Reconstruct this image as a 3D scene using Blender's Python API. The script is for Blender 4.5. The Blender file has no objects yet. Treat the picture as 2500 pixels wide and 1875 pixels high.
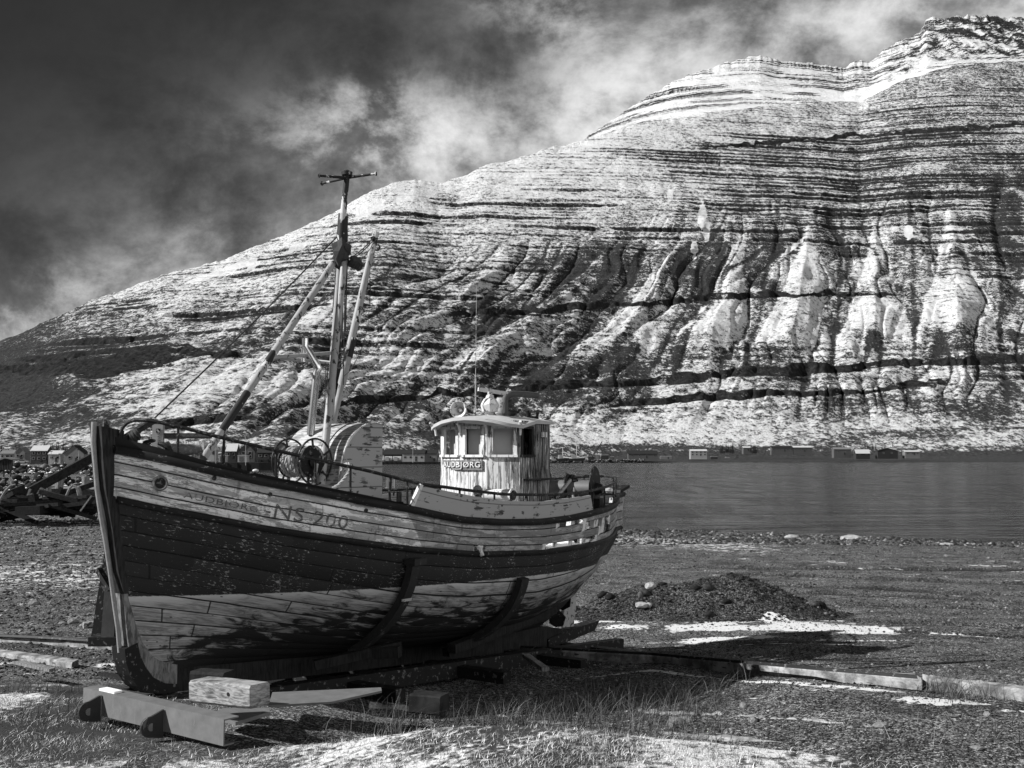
import bpy, bmesh, math, random
import numpy as np
from mathutils import Vector, Matrix

random.seed(7)
RNG = np.random.default_rng(11)
SC = bpy.context.scene
COL = SC.collection
R = math.radians

# ------------------------------------------------------------------ camera
F = 2680.0                      # focal length in pixels of the 2500 px wide photograph
ZC = 2.3                        # eye height above the ground under the bow
PITCH = math.atan(179.5 / F)
cam_d = bpy.data.cameras.new("camera")
cam_d.sensor_width = 36.0
cam_d.lens = 36.0 * F / 2500.0
cam_d.clip_start = 0.1
cam_d.clip_end = 20000.0
cam = bpy.data.objects.new("camera", cam_d)
COL.objects.link(cam)
cam.location = (0, 0, ZC)
cam.rotation_euler = (R(90) + PITCH, 0, 0)
SC.camera = cam

def ray(u, v):
    x = (u - 1250) / F; vc = (937.5 - v) / F
    return (x, math.cos(PITCH) - math.sin(PITCH) * vc, math.sin(PITCH) + math.cos(PITCH) * vc)
def P(u, v, Y):
    """world point seen at photo pixel (u, v), Y metres ahead of the camera"""
    r = ray(u, v); k = Y / r[1]
    return Vector((r[0] * k, Y, ZC + r[2] * k))
def slope_of(u, v):
    r = ray(u, v); return r[0] / r[1], r[2] / r[1]

# ------------------------------------------------------------------ view
SC.view_settings.view_transform = 'Standard'
SC.view_settings.look = 'None'
SC.view_settings.exposure = 0.68
SC.view_settings.gamma = 1.0
SC.cycles.max_bounces = 6
SC.cycles.diffuse_bounces = 2
SC.cycles.glossy_bounces = 3
SC.cycles.transparent_max_bounces = 8
SC.cycles.use_adaptive_sampling = True

# ------------------------------------------------------------------ node helper
class G:
    def __init__(self, nt):
        self.nt = nt; self.n = nt.nodes; self.l = nt.links
    def put(self, sock, v):
        if v is None: return
        if isinstance(v, bpy.types.NodeSocket): self.l.new(v, sock)
        else:
            try: sock.default_value = v
            except Exception: sock.default_value = (v, v, v, 1.0) if sock.type == 'RGBA' else (v, v, v)
    def m(self, op, a, b=None, c=None, clamp=False):
        n = self.n.new('ShaderNodeMath'); n.operation = op; n.use_clamp = clamp
        self.put(n.inputs[0], a); self.put(n.inputs[1], b)
        if c is not None: self.put(n.inputs[2], c)
        return n.outputs[0]
    def add(self, a, b): return self.m('ADD', a, b)
    def sub(self, a, b): return self.m('SUBTRACT', a, b)
    def mul(self, a, b): return self.m('MULTIPLY', a, b)
    def mx(self, a, b): return self.m('MAXIMUM', a, b)
    def mn(self, a, b): return self.m('MINIMUM', a, b)
    def ss(self, x, a, b, lo=0.0, hi=1.0):
        n = self.n.new('ShaderNodeMapRange'); n.interpolation_type = 'SMOOTHSTEP'
        self.put(n.inputs[0], x); self.put(n.inputs[1], a); self.put(n.inputs[2], b)
        self.put(n.inputs[3], lo); self.put(n.inputs[4], hi)
        return n.outputs[0]
    def mix(self, f, a, b):
        n = self.n.new('ShaderNodeMix'); n.data_type = 'FLOAT'; n.clamp_factor = True
        self.put(n.inputs[0], f); self.put(n.inputs[2], a); self.put(n.inputs[3], b)
        return n.outputs[0]
    def coord(self, which='Object'):
        return self.n.new('ShaderNodeTexCoord').outputs[which]
    def sep(self, v):
        n = self.n.new('ShaderNodeSeparateXYZ'); self.put(n.inputs[0], v)
        return n.outputs[0], n.outputs[1], n.outputs[2]
    def comb(self, x, y, z):
        n = self.n.new('ShaderNodeCombineXYZ')
        self.put(n.inputs[0], x); self.put(n.inputs[1], y); self.put(n.inputs[2], z)
        return n.outputs[0]
    def scl(self, v, s, off=(0, 0, 0)):
        n = self.n.new('ShaderNodeMapping'); self.put(n.inputs[0], v)
        n.inputs['Scale'].default_value = s; n.inputs['Location'].default_value = off
        return n.outputs[0]
    def noise(self, v, scale=1.0, detail=4.0, rough=0.55, dist=0.0, lac=2.0):
        n = self.n.new('ShaderNodeTexNoise'); self.put(n.inputs['Vector'], v)
        n.inputs['Scale'].default_value = scale; n.inputs['Detail'].default_value = detail
        n.inputs['Roughness'].default_value = rough; n.inputs['Distortion'].default_value = dist
        n.inputs['Lacunarity'].default_value = lac
        return n.outputs[0]
    def voro(self, v, scale=1.0, feature='F1', rnd=1.0, out='Distance'):
        n = self.n.new('ShaderNodeTexVoronoi'); n.feature = feature; self.put(n.inputs['Vector'], v)
        n.inputs['Scale'].default_value = scale; n.inputs['Randomness'].default_value = rnd
        return n.outputs[out]
    def attr(self, name):
        n = self.n.new('ShaderNodeAttribute'); n.attribute_name = name
        return n.outputs['Fac']
    def bump(self, h, strength=0.5, dist=0.01, normal=None):
        n = self.n.new('ShaderNodeBump'); n.inputs['Strength'].default_value = strength
        n.inputs['Distance'].default_value = dist; self.put(n.inputs['Height'], h)
        if normal is not None: self.put(n.inputs['Normal'], normal)
        return n.outputs[0]

def new_mat(name):
    m = bpy.data.materials.new(name); m.use_nodes = True
    nt = m.node_tree; nt.nodes.clear(); g = G(nt)
    out = nt.nodes.new('ShaderNodeOutputMaterial'); b = nt.nodes.new('ShaderNodeBsdfPrincipled')
    nt.links.new(b.outputs[0], out.inputs[0])
    g.b = b; g.out = out; g.mat = m
    return g
def finish(g, base, rough=0.8, metal=0.0, normal=None, spec=.18, alpha=None):
    g.put(g.b.inputs['Base Color'], base); g.put(g.b.inputs['Roughness'], rough)
    g.put(g.b.inputs['Metallic'], metal)
    if normal is not None: g.put(g.b.inputs['Normal'], normal)
    if spec is not None: g.b.inputs['Specular IOR Level'].default_value = spec
    if alpha is not None: g.put(g.b.inputs['Alpha'], alpha)
    return g.mat

# ------------------------------------------------------------------ world: nishita sky (red filter) with cloud
SUN_AZ = R(11.0)                # the light travels towards +X, this far turned away from the camera
SUN_EL = R(33.0)
W = bpy.data.worlds.new("World"); SC.world = W; W.use_nodes = True
nt = W.node_tree; nt.nodes.clear(); g = G(nt)
bg = nt.nodes.new('ShaderNodeBackground'); wo = nt.nodes.new('ShaderNodeOutputWorld')
nt.links.new(bg.outputs[0], wo.inputs[0])
sky = nt.nodes.new('ShaderNodeTexSky'); sky.sky_type = 'NISHITA'; sky.sun_disc = False
sky.sun_elevation = SUN_EL; sky.sun_rotation = math.atan2(-math.cos(SUN_AZ), -math.sin(SUN_AZ))
sky.air_density = 1.0; sky.dust_density = 0.6; sky.ozone_density = 1.5
sp = nt.nodes.new('ShaderNodeSeparateColor'); nt.links.new(sky.outputs[0], sp.inputs[0])
red = sp.outputs[0]             # a red filter darkens the blue sky, as in the photograph
d = g.coord('Generated')
dx, dy, dz = g.sep(d)
yy = g.mx(dy, 0.05)
cu = g.m('DIVIDE', dx, yy); cw = g.m('DIVIDE', dz, yy)
front = g.ss(dy, 0.25, 0.62)
q = g.comb(cu, cw, 0.0)
n1 = g.noise(g.scl(q, (1, 1.15, 1)), 5.0, 9, 0.58, 0.12)
n2 = g.noise(g.scl(q, (1.0, 1.2, 1), (3.1, 1.7, 0)), 12.0, 8, 0.6, 0.15)
n3 = g.noise(g.scl(q, (1, 1, 1), (9.1, 4.7, 0)), 2.2, 4, 0.5, 0.2)
n5 = g.noise(g.scl(q, (1, 1.2, 1), (7.3, 2.2, 0)), 7.5, 10, 0.64, 0.15)
cn = g.add(g.mul(n1, 0.5), g.mul(n5, 0.5))
def gauss(u0, v0, su, sv, ang=0.0):
    """soft blob of cloud at the direction of photo pixel u0, v0 (sizes in the same pixels)"""
    r0, w0 = slope_of(u0, v0); ca, sa = math.cos(ang), math.sin(ang)
    a = g.sub(cu, r0); b = g.sub(cw, w0)
    p_ = g.add(g.mul(a, ca * F / su), g.mul(b, sa * F / su))
    q_ = g.add(g.mul(a, -sa * F / sv), g.mul(b, ca * F / sv))
    e = g.add(g.mul(p_, p_), g.mul(q_, q_))
    return g.m('POWER', 2.71828, g.mul(e, -1.0))
def lo(x, k=1.0): return g.mul(x, k)
# height above the rising line of the ridge
hr = g.sub(cw, g.add(0.262, g.mul(cu, 0.50)))
rid = g.m('POWER', 2.71828, g.mul(g.mx(hr, 0.0), -13.0))
dens = g.add(g.mul(rid, .48), g.mul(g.mul(rid, rid), g.ss(cn, 0.40, 0.58, 0.0, .9)))
blobs = [(1080, 355, 270, 95, 0.0, 1.9), (880, 275, 90, 60, 0.4, 1.2), (1500, 250, 170, 110, 0.5, .55),
         (1640, 130, 200, 80, 0.5, .3), (1330, 20, 160, 90, -.5, .5), (2250, 30, 380, 70, .1, .34), (1960, 110, 160, 50, .2, .2),
         (60, 790, 260, 90, .2, .8), (520, 560, 260, 80, .5, .12), (1270, 300, 60, 60, .5, -.45), (1470, 330, 120, 90, .6, .5)]
for (a_, b_, c_, d_, e_, k_) in blobs:
    dens = g.add(dens, g.mul(g.mul(gauss(a_, b_, c_, d_, e_), k_), g.ss(cn, 0.44, 0.56, 0.04, 1.35)))
dens = g.mx(dens, 0.0)
dark = g.add(0.001, g.mul(n3, 0.016))
clear_front = g.add(dark, g.mul(red, 0.006))
dens = g.mul(1.15, g.m('DIVIDE', dens, g.add(dens, .55)))
cloud = g.add(clear_front, g.mul(g.mul(dens, 0.46), g.add(0.10, g.mul(g.ss(n5, .25, .75), 1.25))))
# the rest of the sky: dark and clear, apart from an added fill lobe
n4 = g.noise(g.scl(d, (1, 1, 2)), 2.3, 6, 0.6, 0.4)
# added fill lobe low on the right behind the camera, brightens the port side
fl_d = g.add(g.add(g.mul(dx, .76), g.mul(dy, -.64)), g.mul(dz, .10))
bank = g.mul(g.mul(g.ss(fl_d, .50, .90), g.ss(n4, .30, .55, .35, 1.0)), g.mul(g.ss(dz, .66, .30), g.ss(dz, .02, .15)))  # bank: the added fill lobe, not a real cloud bank
back = g.add(g.mul(bank, 1.55), g.add(.018, g.mul(red, .006)))
val = g.mix(front, back, cloud)
gnd = g.ss(dz, -0.06, 0.0, 0.02, 1.0)
nt.links.new(g.mul(val, gnd), bg.inputs[0])
bg.inputs[1].default_value = 1.0

sun_d = bpy.data.lights.new("sun", 'SUN'); sun_d.energy = 5.0; sun_d.angle = R(0.5)
sun_d.color = (1.0, 1.0, 1.0)
sun = bpy.data.objects.new("sun", sun_d); COL.objects.link(sun)
SDIR = Vector((math.cos(SUN_EL) * math.cos(SUN_AZ), math.cos(SUN_EL) * math.sin(SUN_AZ), -math.sin(SUN_EL)))
sun.rotation_euler = SDIR.to_track_quat('-Z', 'Y').to_euler()
sun.location = (-30, -8, 25)

# ------------------------------------------------------------------ mesh helpers
class MB:
    def __init__(self): self.v = []; self.f = []; self.uv = {}
    def add(self, vs, fs, uv=None):
        o = len(self.v); self.v += [tuple(p) for p in vs]
        self.f += [tuple(i + o for i in f) for f in fs]
        if uv:
            for i, q_ in enumerate(uv): self.uv[o + i] = q_
    def box(self, c, d, ax=None):
        c = Vector(c); ax = ax or (Vector((1, 0, 0)), Vector((0, 1, 0)), Vector((0, 0, 1)))
        vs = [c + ax[0] * (sx * d[0] / 2) + ax[1] * (sy * d[1] / 2) + ax[2] * (sz * d[2] / 2)
              for sx in (-1, 1) for sy in (-1, 1) for sz in (-1, 1)]
        self.add(vs, [(0, 1, 3, 2), (4, 6, 7, 5), (0, 4, 5, 1), (2, 3, 7, 6), (0, 2, 6, 4), (1, 5, 7, 3)])
    def hexa(self, v8):
        self.add(v8, [(0, 1, 2, 3), (7, 6, 5, 4), (0, 4, 5, 1), (1, 5, 6, 2), (2, 6, 7, 3), (3, 7, 4, 0)])
    def beam(self, a, b, w, h, up=(0, 0, 1)):
        a = Vector(a); b = Vector(b); x = (b - a).normalized(); u = Vector(up)
        y = u.cross(x).normalized(); z = x.cross(y)
        self.box((a + b) / 2, ((b - a).length, w, h), (x, y, z))
    def tube(self, pts, r, n=8, cap=True):
        pts = [Vector(p) for p in pts]; m = len(pts)
        rs = r if hasattr(r, '__len__') else [r] * m
        t0 = (pts[1] - pts[0]).normalized()
        up = Vector((0, 0, 1)) if abs(t0.z) < 0.9 else Vector((1, 0, 0))
        nx = up.cross(t0).normalized(); vs = []
        for i in range(m):
            t = (pts[min(i + 1, m - 1)] - pts[max(i - 1, 0)]).normalized()
            nx = (nx - t * nx.dot(t)).normalized(); ny = t.cross(nx)
            for k in range(n):
                a = 2 * math.pi * k / n
                vs.append(pts[i] + (nx * math.cos(a) + ny * math.sin(a)) * rs[i])
        fs = [(i * n + k, i * n + (k + 1) % n, (i + 1) * n + (k + 1) % n, (i + 1) * n + k)
              for i in range(m - 1) for k in range(n)]
        if cap: fs += [tuple(range(n - 1, -1, -1)), tuple((m - 1) * n + k for k in range(n))]
        self.add(vs, fs)
    def prism(self, poly, vec):
        poly = [Vector(p) for p in poly]; vec = Vector(vec); n = len(poly)
        self.add(poly + [p + vec for p in poly],
                 [tuple(range(n - 1, -1, -1)), tuple(range(n, 2 * n))] + [(i, (i + 1) % n, n + (i + 1) % n, n + i) for i in range(n)])
    def lathe(self, c, axis, prof, n=24):
        """prof: list of (distance along axis, radius)"""
        c = Vector(c); ax = Vector(axis).normalized()
        up = Vector((0, 0, 1)) if abs(ax.z) < 0.9 else Vector((1, 0, 0))
        x = up.cross(ax).normalized(); y = ax.cross(x); vs = []
        for (h, r) in prof:
            for k in range(n):
                a = 2 * math.pi * k / n
                vs.append(c + ax * h + (x * math.cos(a) + y * math.sin(a)) * max(r, 1e-4))
        m = len(prof)
        fs = [(i * n + k, i * n + (k + 1) % n, (i + 1) * n + (k + 1) % n, (i + 1) * n + k) for i in range(m - 1) for k in range(n)]
        fs += [tuple(range(n - 1, -1, -1)), tuple((m - 1) * n + k for k in range(n))]
        self.add(vs, fs)
    def torus(self, c, axis, Rr, r, n=32, k=8, a0=0.0, a1=2 * math.pi):
        c = Vector(c); ax = Vector(axis).normalized()
        up = Vector((0, 0, 1)) if abs(ax.z) < 0.9 else Vector((1, 0, 0))
        x = up.cross(ax).normalized(); y = ax.cross(x)
        self.tube([c + (x * math.cos(a) + y * math.sin(a)) * Rr for a in np.linspace(a0, a1, n + 1)], r, k)
    def blob(self, c, r, seed=0, sub=1, flat=1.0, jit=0.25):
        bm = bmesh.new(); bmesh.ops.create_icosphere(bm, subdivisions=sub, radius=1.0)
        rr = random.Random(seed); vs = []
        sx, sy, sz = [r * (1 + rr.uniform(-.3, .3)) for _ in range(3)]
        for v in bm.verts:
            k = 1 + rr.uniform(-jit, jit)
            vs.append((c[0] + v.co.x * sx * k, c[1] + v.co.y * sy * k, c[2] + v.co.z * sz * flat * k))
        self.add(vs, [tuple(v.index for v in f.verts) for f in bm.faces]); bm.free()
    def build(self, name, mat, parent=None, smooth=False, label=None):
        me = bpy.data.meshes.new(name)
        off = Vector((0, 0, 0))
        if parent is not None:
            p_ = parent
            while p_ is not None: off = off + p_.location; p_ = p_.parent
        me.from_pydata([(v[0] - off.x, v[1] - off.y, v[2] - off.z) for v in self.v], [], self.f)
        if self.uv:
            uvl = me.uv_layers.new(name='UVMap')
            vi = np.zeros(len(me.loops), dtype=np.int32); me.loops.foreach_get('vertex_index', vi)
            arr = np.array([self.uv.get(int(i), (0, 0)) for i in vi], dtype=np.float32)
            uvl.data.foreach_set('uv', arr.ravel())
        me.materials.append(mat)
        bm = bmesh.new(); bm.from_mesh(me); bmesh.ops.recalc_face_normals(bm, faces=bm.faces); bm.to_mesh(me); bm.free()
        if smooth:
            me.shade_smooth()
            me.set_sharp_from_angle(angle=R(38))
        o = bpy.data.objects.new(name, me); COL.objects.link(o)
        if parent is not None: o.parent = parent
        if label: o['label'] = label
        return o

def np_mesh(name, V, Fq, mat, attrs=None, smooth=True, parent=None):
    """V (n,3), Fq (m,k) arrays"""
    me = bpy.data.meshes.new(name); n = len(V); m, k = Fq.shape
    me.vertices.add(n); me.vertices.foreach_set('co', np.ascontiguousarray(V, dtype=np.float32).ravel())
    me.loops.add(m * k); me.loops.foreach_set('vertex_index', np.ascontiguousarray(Fq, dtype=np.int32).ravel())
    me.polygons.add(m); me.polygons.foreach_set('loop_start', np.arange(0, m * k, k, dtype=np.int32))
    try: me.polygons.foreach_set('loop_total', np.full(m, k, dtype=np.int32))
    except Exception: pass
    me.update(calc_edges=True)
    if attrs:
        for an, av in attrs.items():
            a = me.attributes.new(an, 'FLOAT', 'POINT'); a.data.foreach_set('value', np.ascontiguousarray(av, dtype=np.float32).ravel())
    if smooth: me.shade_smooth()
    me.materials.append(mat)
    o = bpy.data.objects.new(name, me); COL.objects.link(o)
    if parent: o.parent = parent
    return o
def grid_faces(nr, nc):
    i = np.arange(nr * nc).reshape(nr, nc)
    return np.stack([i[:-1, :-1], i[:-1, 1:], i[1:, 1:], i[1:, :-1]], -1).reshape(-1, 4)

def tag(o, label=None, cat=None, group=None, kind=None):
    if label: o['label'] = label
    if cat: o['category'] = cat
    if group: o['group'] = group
    if kind: o['kind'] = kind
    return o
def empty(name, loc, label=None, cat=None, group=None):
    o = bpy.data.objects.new(name, None); COL.objects.link(o); o.location = loc
    o.empty_display_size = 0.3
    return tag(o, label, cat, group)
def copy_tree(o, parent=None):
    c = o.copy(); COL.objects.link(c); c.parent = parent
    for ch in list(o.children): copy_tree(ch, c)
    return c

# ------------------------------------------------------------------ numpy noise
_T = RNG.random((512, 512))
def vn(x, y, seed=0):
    x = np.asarray(x, float) + seed * 17.37; y = np.asarray(y, float) + seed * 31.11
    xi = np.floor(x).astype(int); yi = np.floor(y).astype(int); fx = x - xi; fy = y - yi
    fx = fx * fx * (3 - 2 * fx); fy = fy * fy * (3 - 2 * fy)
    a = _T[yi & 511, xi & 511]; b = _T[yi & 511, (xi + 1) & 511]
    c = _T[(yi + 1) & 511, xi & 511]; d_ = _T[(yi + 1) & 511, (xi + 1) & 511]
    return (a * (1 - fx) + b * fx) * (1 - fy) + (c * (1 - fx) + d_ * fx) * fy
def fbm(x, y, octs=5, rough=0.5, seed=0):
    s = 0.0; a = 1.0; t = 0.0
    for k in range(octs):
        s = s + a * vn(x * 2 ** k, y * 2 ** k, seed + k * 3); t += a; a *= rough
    return s / t
def ridged(x, y, octs=4, rough=0.5, seed=0):
    s = 0.0; a = 1.0; t = 0.0
    for k in range(octs):
        s = s + a * (1 - np.abs(2 * vn(x * 2 ** k, y * 2 ** k, seed + k * 3) - 1)); t += a; a *= rough
    return s / t
def sst(x, a, b):
    t = np.clip((x - a) / (b - a), 0, 1); return t * t * (3 - 2 * t)

# ================================================================== MATERIALS
def mat_plain(name, base, rough=0.7, metal=0.0, var=0.35, scale=14.0, bump=0.3, bdist=0.004, chips=0.0, chipv=0.3, cscale=18.0, cstretch=(1, 1, 1), detail=5):
    """painted / rusty / worn solid with blotchy value and optional chips"""
    g = new_mat(name); co = g.coord('Object')
    n = g.noise(co, scale, detail, 0.6)
    v = g.mul(base, g.add(1 - var, g.mul(n, 2 * var)))
    h = g.noise(co, scale * 3, 4, 0.6)
    if chips > 0:
        c = g.noise(g.scl(co, cstretch), cscale, 6, 0.65, 0.3)
        f = g.ss(c, 0.5 + (0.5 - chips) * 0.36, 0.53 + (0.5 - chips) * 0.36)
        v = g.mix(f, v, chipv)
        h = g.sub(h, f)
    return finish(g, v, rough, metal, g.bump(h, bump, bdist))

M = {}
M['black_iron'] = mat_plain('black_iron', 0.018, 0.55, 0.2, .5, 20, .4, .004, .3, .11, 22)
M['dark_steel'] = mat_plain('dark_steel', 0.014, 0.6, 0.3, .4, 12, .35, .003, .25, .12, 16)
M['rusty_steel'] = mat_plain('rusty_steel', 0.12, 0.8, 0.0, .45, 22, .5, .003, .4, .2, 30)
M['grey_steel'] = mat_plain('grey_steel', 0.13, 0.65, 0.0, .5, 7, .35, .002, .22, .14, 16, (1, 1, .25))
M['stainless'] = mat_plain('stainless', 0.62, 0.24, 0.9, .12, 6, .15, .002, .1, .35, 9)
M['white_paint'] = mat_plain('white_paint', 0.55, 0.55, 0.0, .2, 9, .4, .003, .30, .14, 15)
M['pole_paint'] = mat_plain('pole_paint', 0.30, 0.5, 0.0, .25, 9, .4, .003, .30, .03, 15, (1, 1, .4))
M['pole_dark'] = mat_plain('pole_dark', 0.022, 0.6, 0.0, .3, 9, .4, .003, .36, .50, 6.0, (1, 1, .5))
M['grey_paint'] = mat_plain('grey_paint', 0.30, 0.55, 0.0, .3, 10, .4, .003, .33, .06, 16)
M['rope'] = mat_plain('rope', 0.30, 0.9, 0.0, .35, 60, .6, .003)
M['dark_rope'] = mat_plain('dark_rope', 0.05, 0.9, 0.0, .35, 60, .6, .003)
M['snow'] = mat_plain('snow', 0.80, 0.6, 0.0, .08, 30, .4, .01)
M['rubber'] = mat_plain('rubber', 0.025, 0.7, 0.0, .4, 12, .4, .004, .2, .10, 12, (1, 1, .4))

def mat_wood(name, base, dark, rough=0.85, axis=(14, 14, 2.0), rough_amt=.5, paint=None, peel=0.5):
    g = new_mat(name); co = g.coord('Object')
    n = g.noise(g.scl(co, axis), 3.0, 7, 0.65, 0.6)
    n2 = g.noise(co, 5.0, 4, 0.6)
    f = g.ss(g.add(g.mul(n, .7), g.mul(n2, .3)), 0.36, 0.62)
    v = g.mix(f, dark, base)
    h = n
    if paint is not None:
        c = g.noise(g.scl(co, (axis[0] * .5, axis[1] * .5, axis[2] * .5)), 2.6, 7, 0.68, 0.5)
        pf = g.ss(c, 0.46 - (0.5 - peel) * .4, 0.49 - (0.5 - peel) * .4)
        v = g.mix(pf, v, paint); h = g.add(g.mul(n, .5), pf)
    return finish(g, v, rough, 0.0, g.bump(h, rough_amt, 0.006))
M['stem_wood'] = mat_wood('stem_wood', 0.030, 0.006, paint=0.010, peel=.84, axis=(14, 14, 1.6))
M['old_wood'] = mat_wood('old_wood', 0.24, 0.06)
M['block_wood'] = mat_wood('block_wood', 0.30, 0.06, axis=(3, 5, 20))
M['dark_wood'] = mat_wood('dark_wood', 0.020, 0.005)
M['wreck_wood'] = mat_wood('wreck_wood', 0.022, 0.006, axis=(3, 3, 3))
M['white_wood'] = mat_wood('white_wood', 0.28, 0.06, paint=0.62, peel=.42)

def mat_hull():
    g = new_mat('hull_planks')
    uv = g.coord('UV'); s_, V_, _ = g.sep(uv)
    co = g.coord('Object'); ox, oy, oz = g.sep(co)
    k = g.m('FLOOR', V_); fr = g.sub(V_, k)
    edge = g.mn(fr, g.sub(1.0, fr))
    wob = g.noise(g.comb(g.mul(s_, 1.0), g.mul(k, 7.3), 0.0), 3.0, 3, .5)
    seam = g.ss(edge, g.add(0.012, g.mul(wob, 0.03)), g.add(0.035, g.mul(wob, 0.05)), 1.0, 0.0)
    # butt joints, one every few metres of each strake
    hsh = g.m('FRACT', g.mul(g.m('SINE', g.mul(k, 12.9898)), 43.758))
    jb = g.m('FRACT', g.add(g.mul(s_, 0.37), hsh))
    butt = g.mul(g.ss(g.m('ABSOLUTE', g.sub(jb, 0.5)), 0.0015, 0.0042, 1.0, 0.0), g.m('GREATER_THAN', V_, 4.0))
    seam = g.mx(seam, g.mul(butt, .9))
    pk = g.comb(s_, g.add(g.mul(V_, 0.13), g.mul(k, 3.1)), 0.0)      # plank space, broken at each seam
    grain = g.noise(g.scl(pk, (1.4, 26, 1)), 3.0, 7, .65, 1.2)
    blot = g.noise(g.scl(pk, (1.2, 4.0, 1)), 2.2, 6, .62, .6)
    fine = g.noise(g.scl(pk, (4.0, 12.0, 1)), 6.0, 6, .7, .4)
    flow = g.noise(co, 1.7, 5, .6, .3)
    tone = g.noise(g.comb(g.mul(k, 5.7), g.mul(g.m('FLOOR', g.add(g.mul(s_, .37), hsh)), 3.3), 0.0), 1.0, 0, .5)
    wood = g.mix(g.ss(grain, .35, .62), 0.07, 0.30)
    # --- top strakes: white paint forward, grey paint from the diagonal scarf aft
    aft = g.ss(g.add(s_, g.mul(V_, -0.085)), 2.80, 2.815)
    white = g.add(.72, g.mul(g.sub(flow, .5), .35))
    grey = g.add(.37, g.mul(g.sub(blot, .5), .26))
    paint = g.mix(aft, white, grey)
    pe = g.add(g.mul(blot, .55), g.mul(fine, .45))
    pe = g.add(pe, g.mul(g.ss(edge, 0.0, .16, -.09, 0.0), 1.0))
    top = g.mix(g.ss(pe, .468, .494), g.mix(.45, wood, g.mul(paint, .5)), paint)
    under = g.mix(g.ss(g.noise(g.scl(pk, (.8, 3, 1), (5, 2, 0)), 2.8, 6, .6, .5), .48, .53), paint, g.mul(paint, .52))
    top = g.mix(g.mul(g.ss(pe, .468, .494), 1.0), top, under)
    runs = g.noise(g.scl(co, (9, 9, .7)), 2.0, 5, .6)
    top = g.mul(top, g.ss(runs, .56, .70, 1.0, .50))
    # --- dark band
    chip = g.add(g.mul(fine, .66), g.mul(g.noise(co, 3.2, 7, .7, .3), .34))
    chip = g.add(chip, g.ss(edge, 0.0, .09, .085, 0.0))
    bandv = g.add(.020, g.mul(g.sub(tone, .4), .028))
    bandv = g.mx(bandv, .010)
    band = g.mix(g.ss(chip, .582, .602), bandv, g.mix(grain, .12, .42))
    # --- antifouling under the waterline
    zw = g.add(g.mul(s_, -0.026), .965)
    zz = g.add(oz, g.mul(g.sub(fine, .5), .035))
    below = g.ss(g.sub(zw, zz), -0.004, 0.006)
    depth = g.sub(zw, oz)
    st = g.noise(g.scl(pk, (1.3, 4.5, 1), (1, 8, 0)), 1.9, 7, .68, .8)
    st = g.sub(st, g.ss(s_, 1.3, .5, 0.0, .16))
    stain_shade = g.ss(g.add(st, g.mul(depth, .52)), .60, .74)  # dark stains grow with depth, also painting in the shade under the hull
    bot = g.mix(g.ss(g.add(g.mul(grain, .6), g.mul(blot, .4)), .38, .60), .13, g.add(.32, g.mul(tone, .12)))
    line = g.ss(depth, .0, .10, 1.0, 0.0)
    bot = g.mix(g.mul(line, g.ss(blot, .36, .5)), bot, .46)
    bot = g.mix(stain_shade, bot, .022)
    nails = g.voro(g.scl(pk, (7, 15, 1)), 1.0, 'F1', .75)
    bot = g.mix(g.ss(nails, .07, .13, .85, 0.0), bot, .03)
    low = g.mix(below, band, bot)
    v = g.mix(g.m('GREATER_THAN', V_, 4.0), top, low)
    v = g.mix(seam, v, .012)
    h = g.add(g.mul(grain, .25), g.sub(g.mul(g.ss(pe, .468, .494), .3), g.mul(seam, 1.6)))
    rough = g.add(.5, g.mul(fine, .35))
    return finish(g, v, rough, 0.0, g.bump(h, .55, .006), spec=.18)
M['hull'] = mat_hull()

def mat_letter():
    g = new_mat('worn_letter_paint'); co = g.coord('Object')
    n = g.add(g.mul(g.noise(co, 9, 7, .7, .3), .6), g.mul(g.noise(co, 40, 5, .7), .4))
    g.b.inputs['Base Color'].default_value = (.22, .22, .22, 1)
    a = g.ss(n, .49, .58, .90, .12)
    return finish(g, g.add(.06, g.mul(n, .10)), .8, 0, alpha=a)
M['letters'] = mat_letter()

def mat_boards(name, width=.075, paint=.60, wood=.16, peel=.5, streak=1.0):
    """vertical tongue and groove boards, UV: x along wall, y height"""
    g = new_mat(name); uv = g.coord('UV'); x, y, _ = g.sep(uv)
    bx = g.m('DIVIDE', x, width); k = g.m('FLOOR', bx); fr = g.sub(bx, k)
    edge = g.mn(fr, g.sub(1.0, fr)); seam = g.ss(edge, .02, .07, 1.0, 0.0)
    pv = g.comb(g.add(x, g.mul(k, 2.7)), y, 0.0)
    c = g.noise(g.scl(pv, (30, 2.6, 1)), 1.0, 7, .68, .4)
    c2 = g.noise(g.scl(pv, (9, 2.0, 1), (4, 4, 0)), 1.0, 5, .6)
    age = g.ss(x, 1.0, 1.45, 0.0, .10)                        # the side away from the bow has lost more paint
    m_ = g.sub(g.add(g.mul(c, .65), g.mul(c2, .35)), age)
    pf = g.ss(m_, .455 - (0.5 - peel) * .4, .485 - (0.5 - peel) * .4)
    gr = g.noise(g.scl(pv, (60, 3, 1)), 1.0, 5, .6)
    wv = g.mul(wood, g.add(.4, g.mul(gr, 1.3)))
    v = g.mix(pf, wv, g.mul(paint, g.add(.82, g.mul(c2, .3))))
    deep = g.ss(m_, .37, .40, 1.0, 0.0)
    v = g.mix(deep, v, .02)
    v = g.mix(seam, v, g.mul(v, .3))
    h = g.sub(g.add(pf, g.mul(gr, .3)), seam)
    return finish(g, v, .75, 0, g.bump(h, .6, .005))
M['boards'] = mat_boards('peeling_boards')

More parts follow.
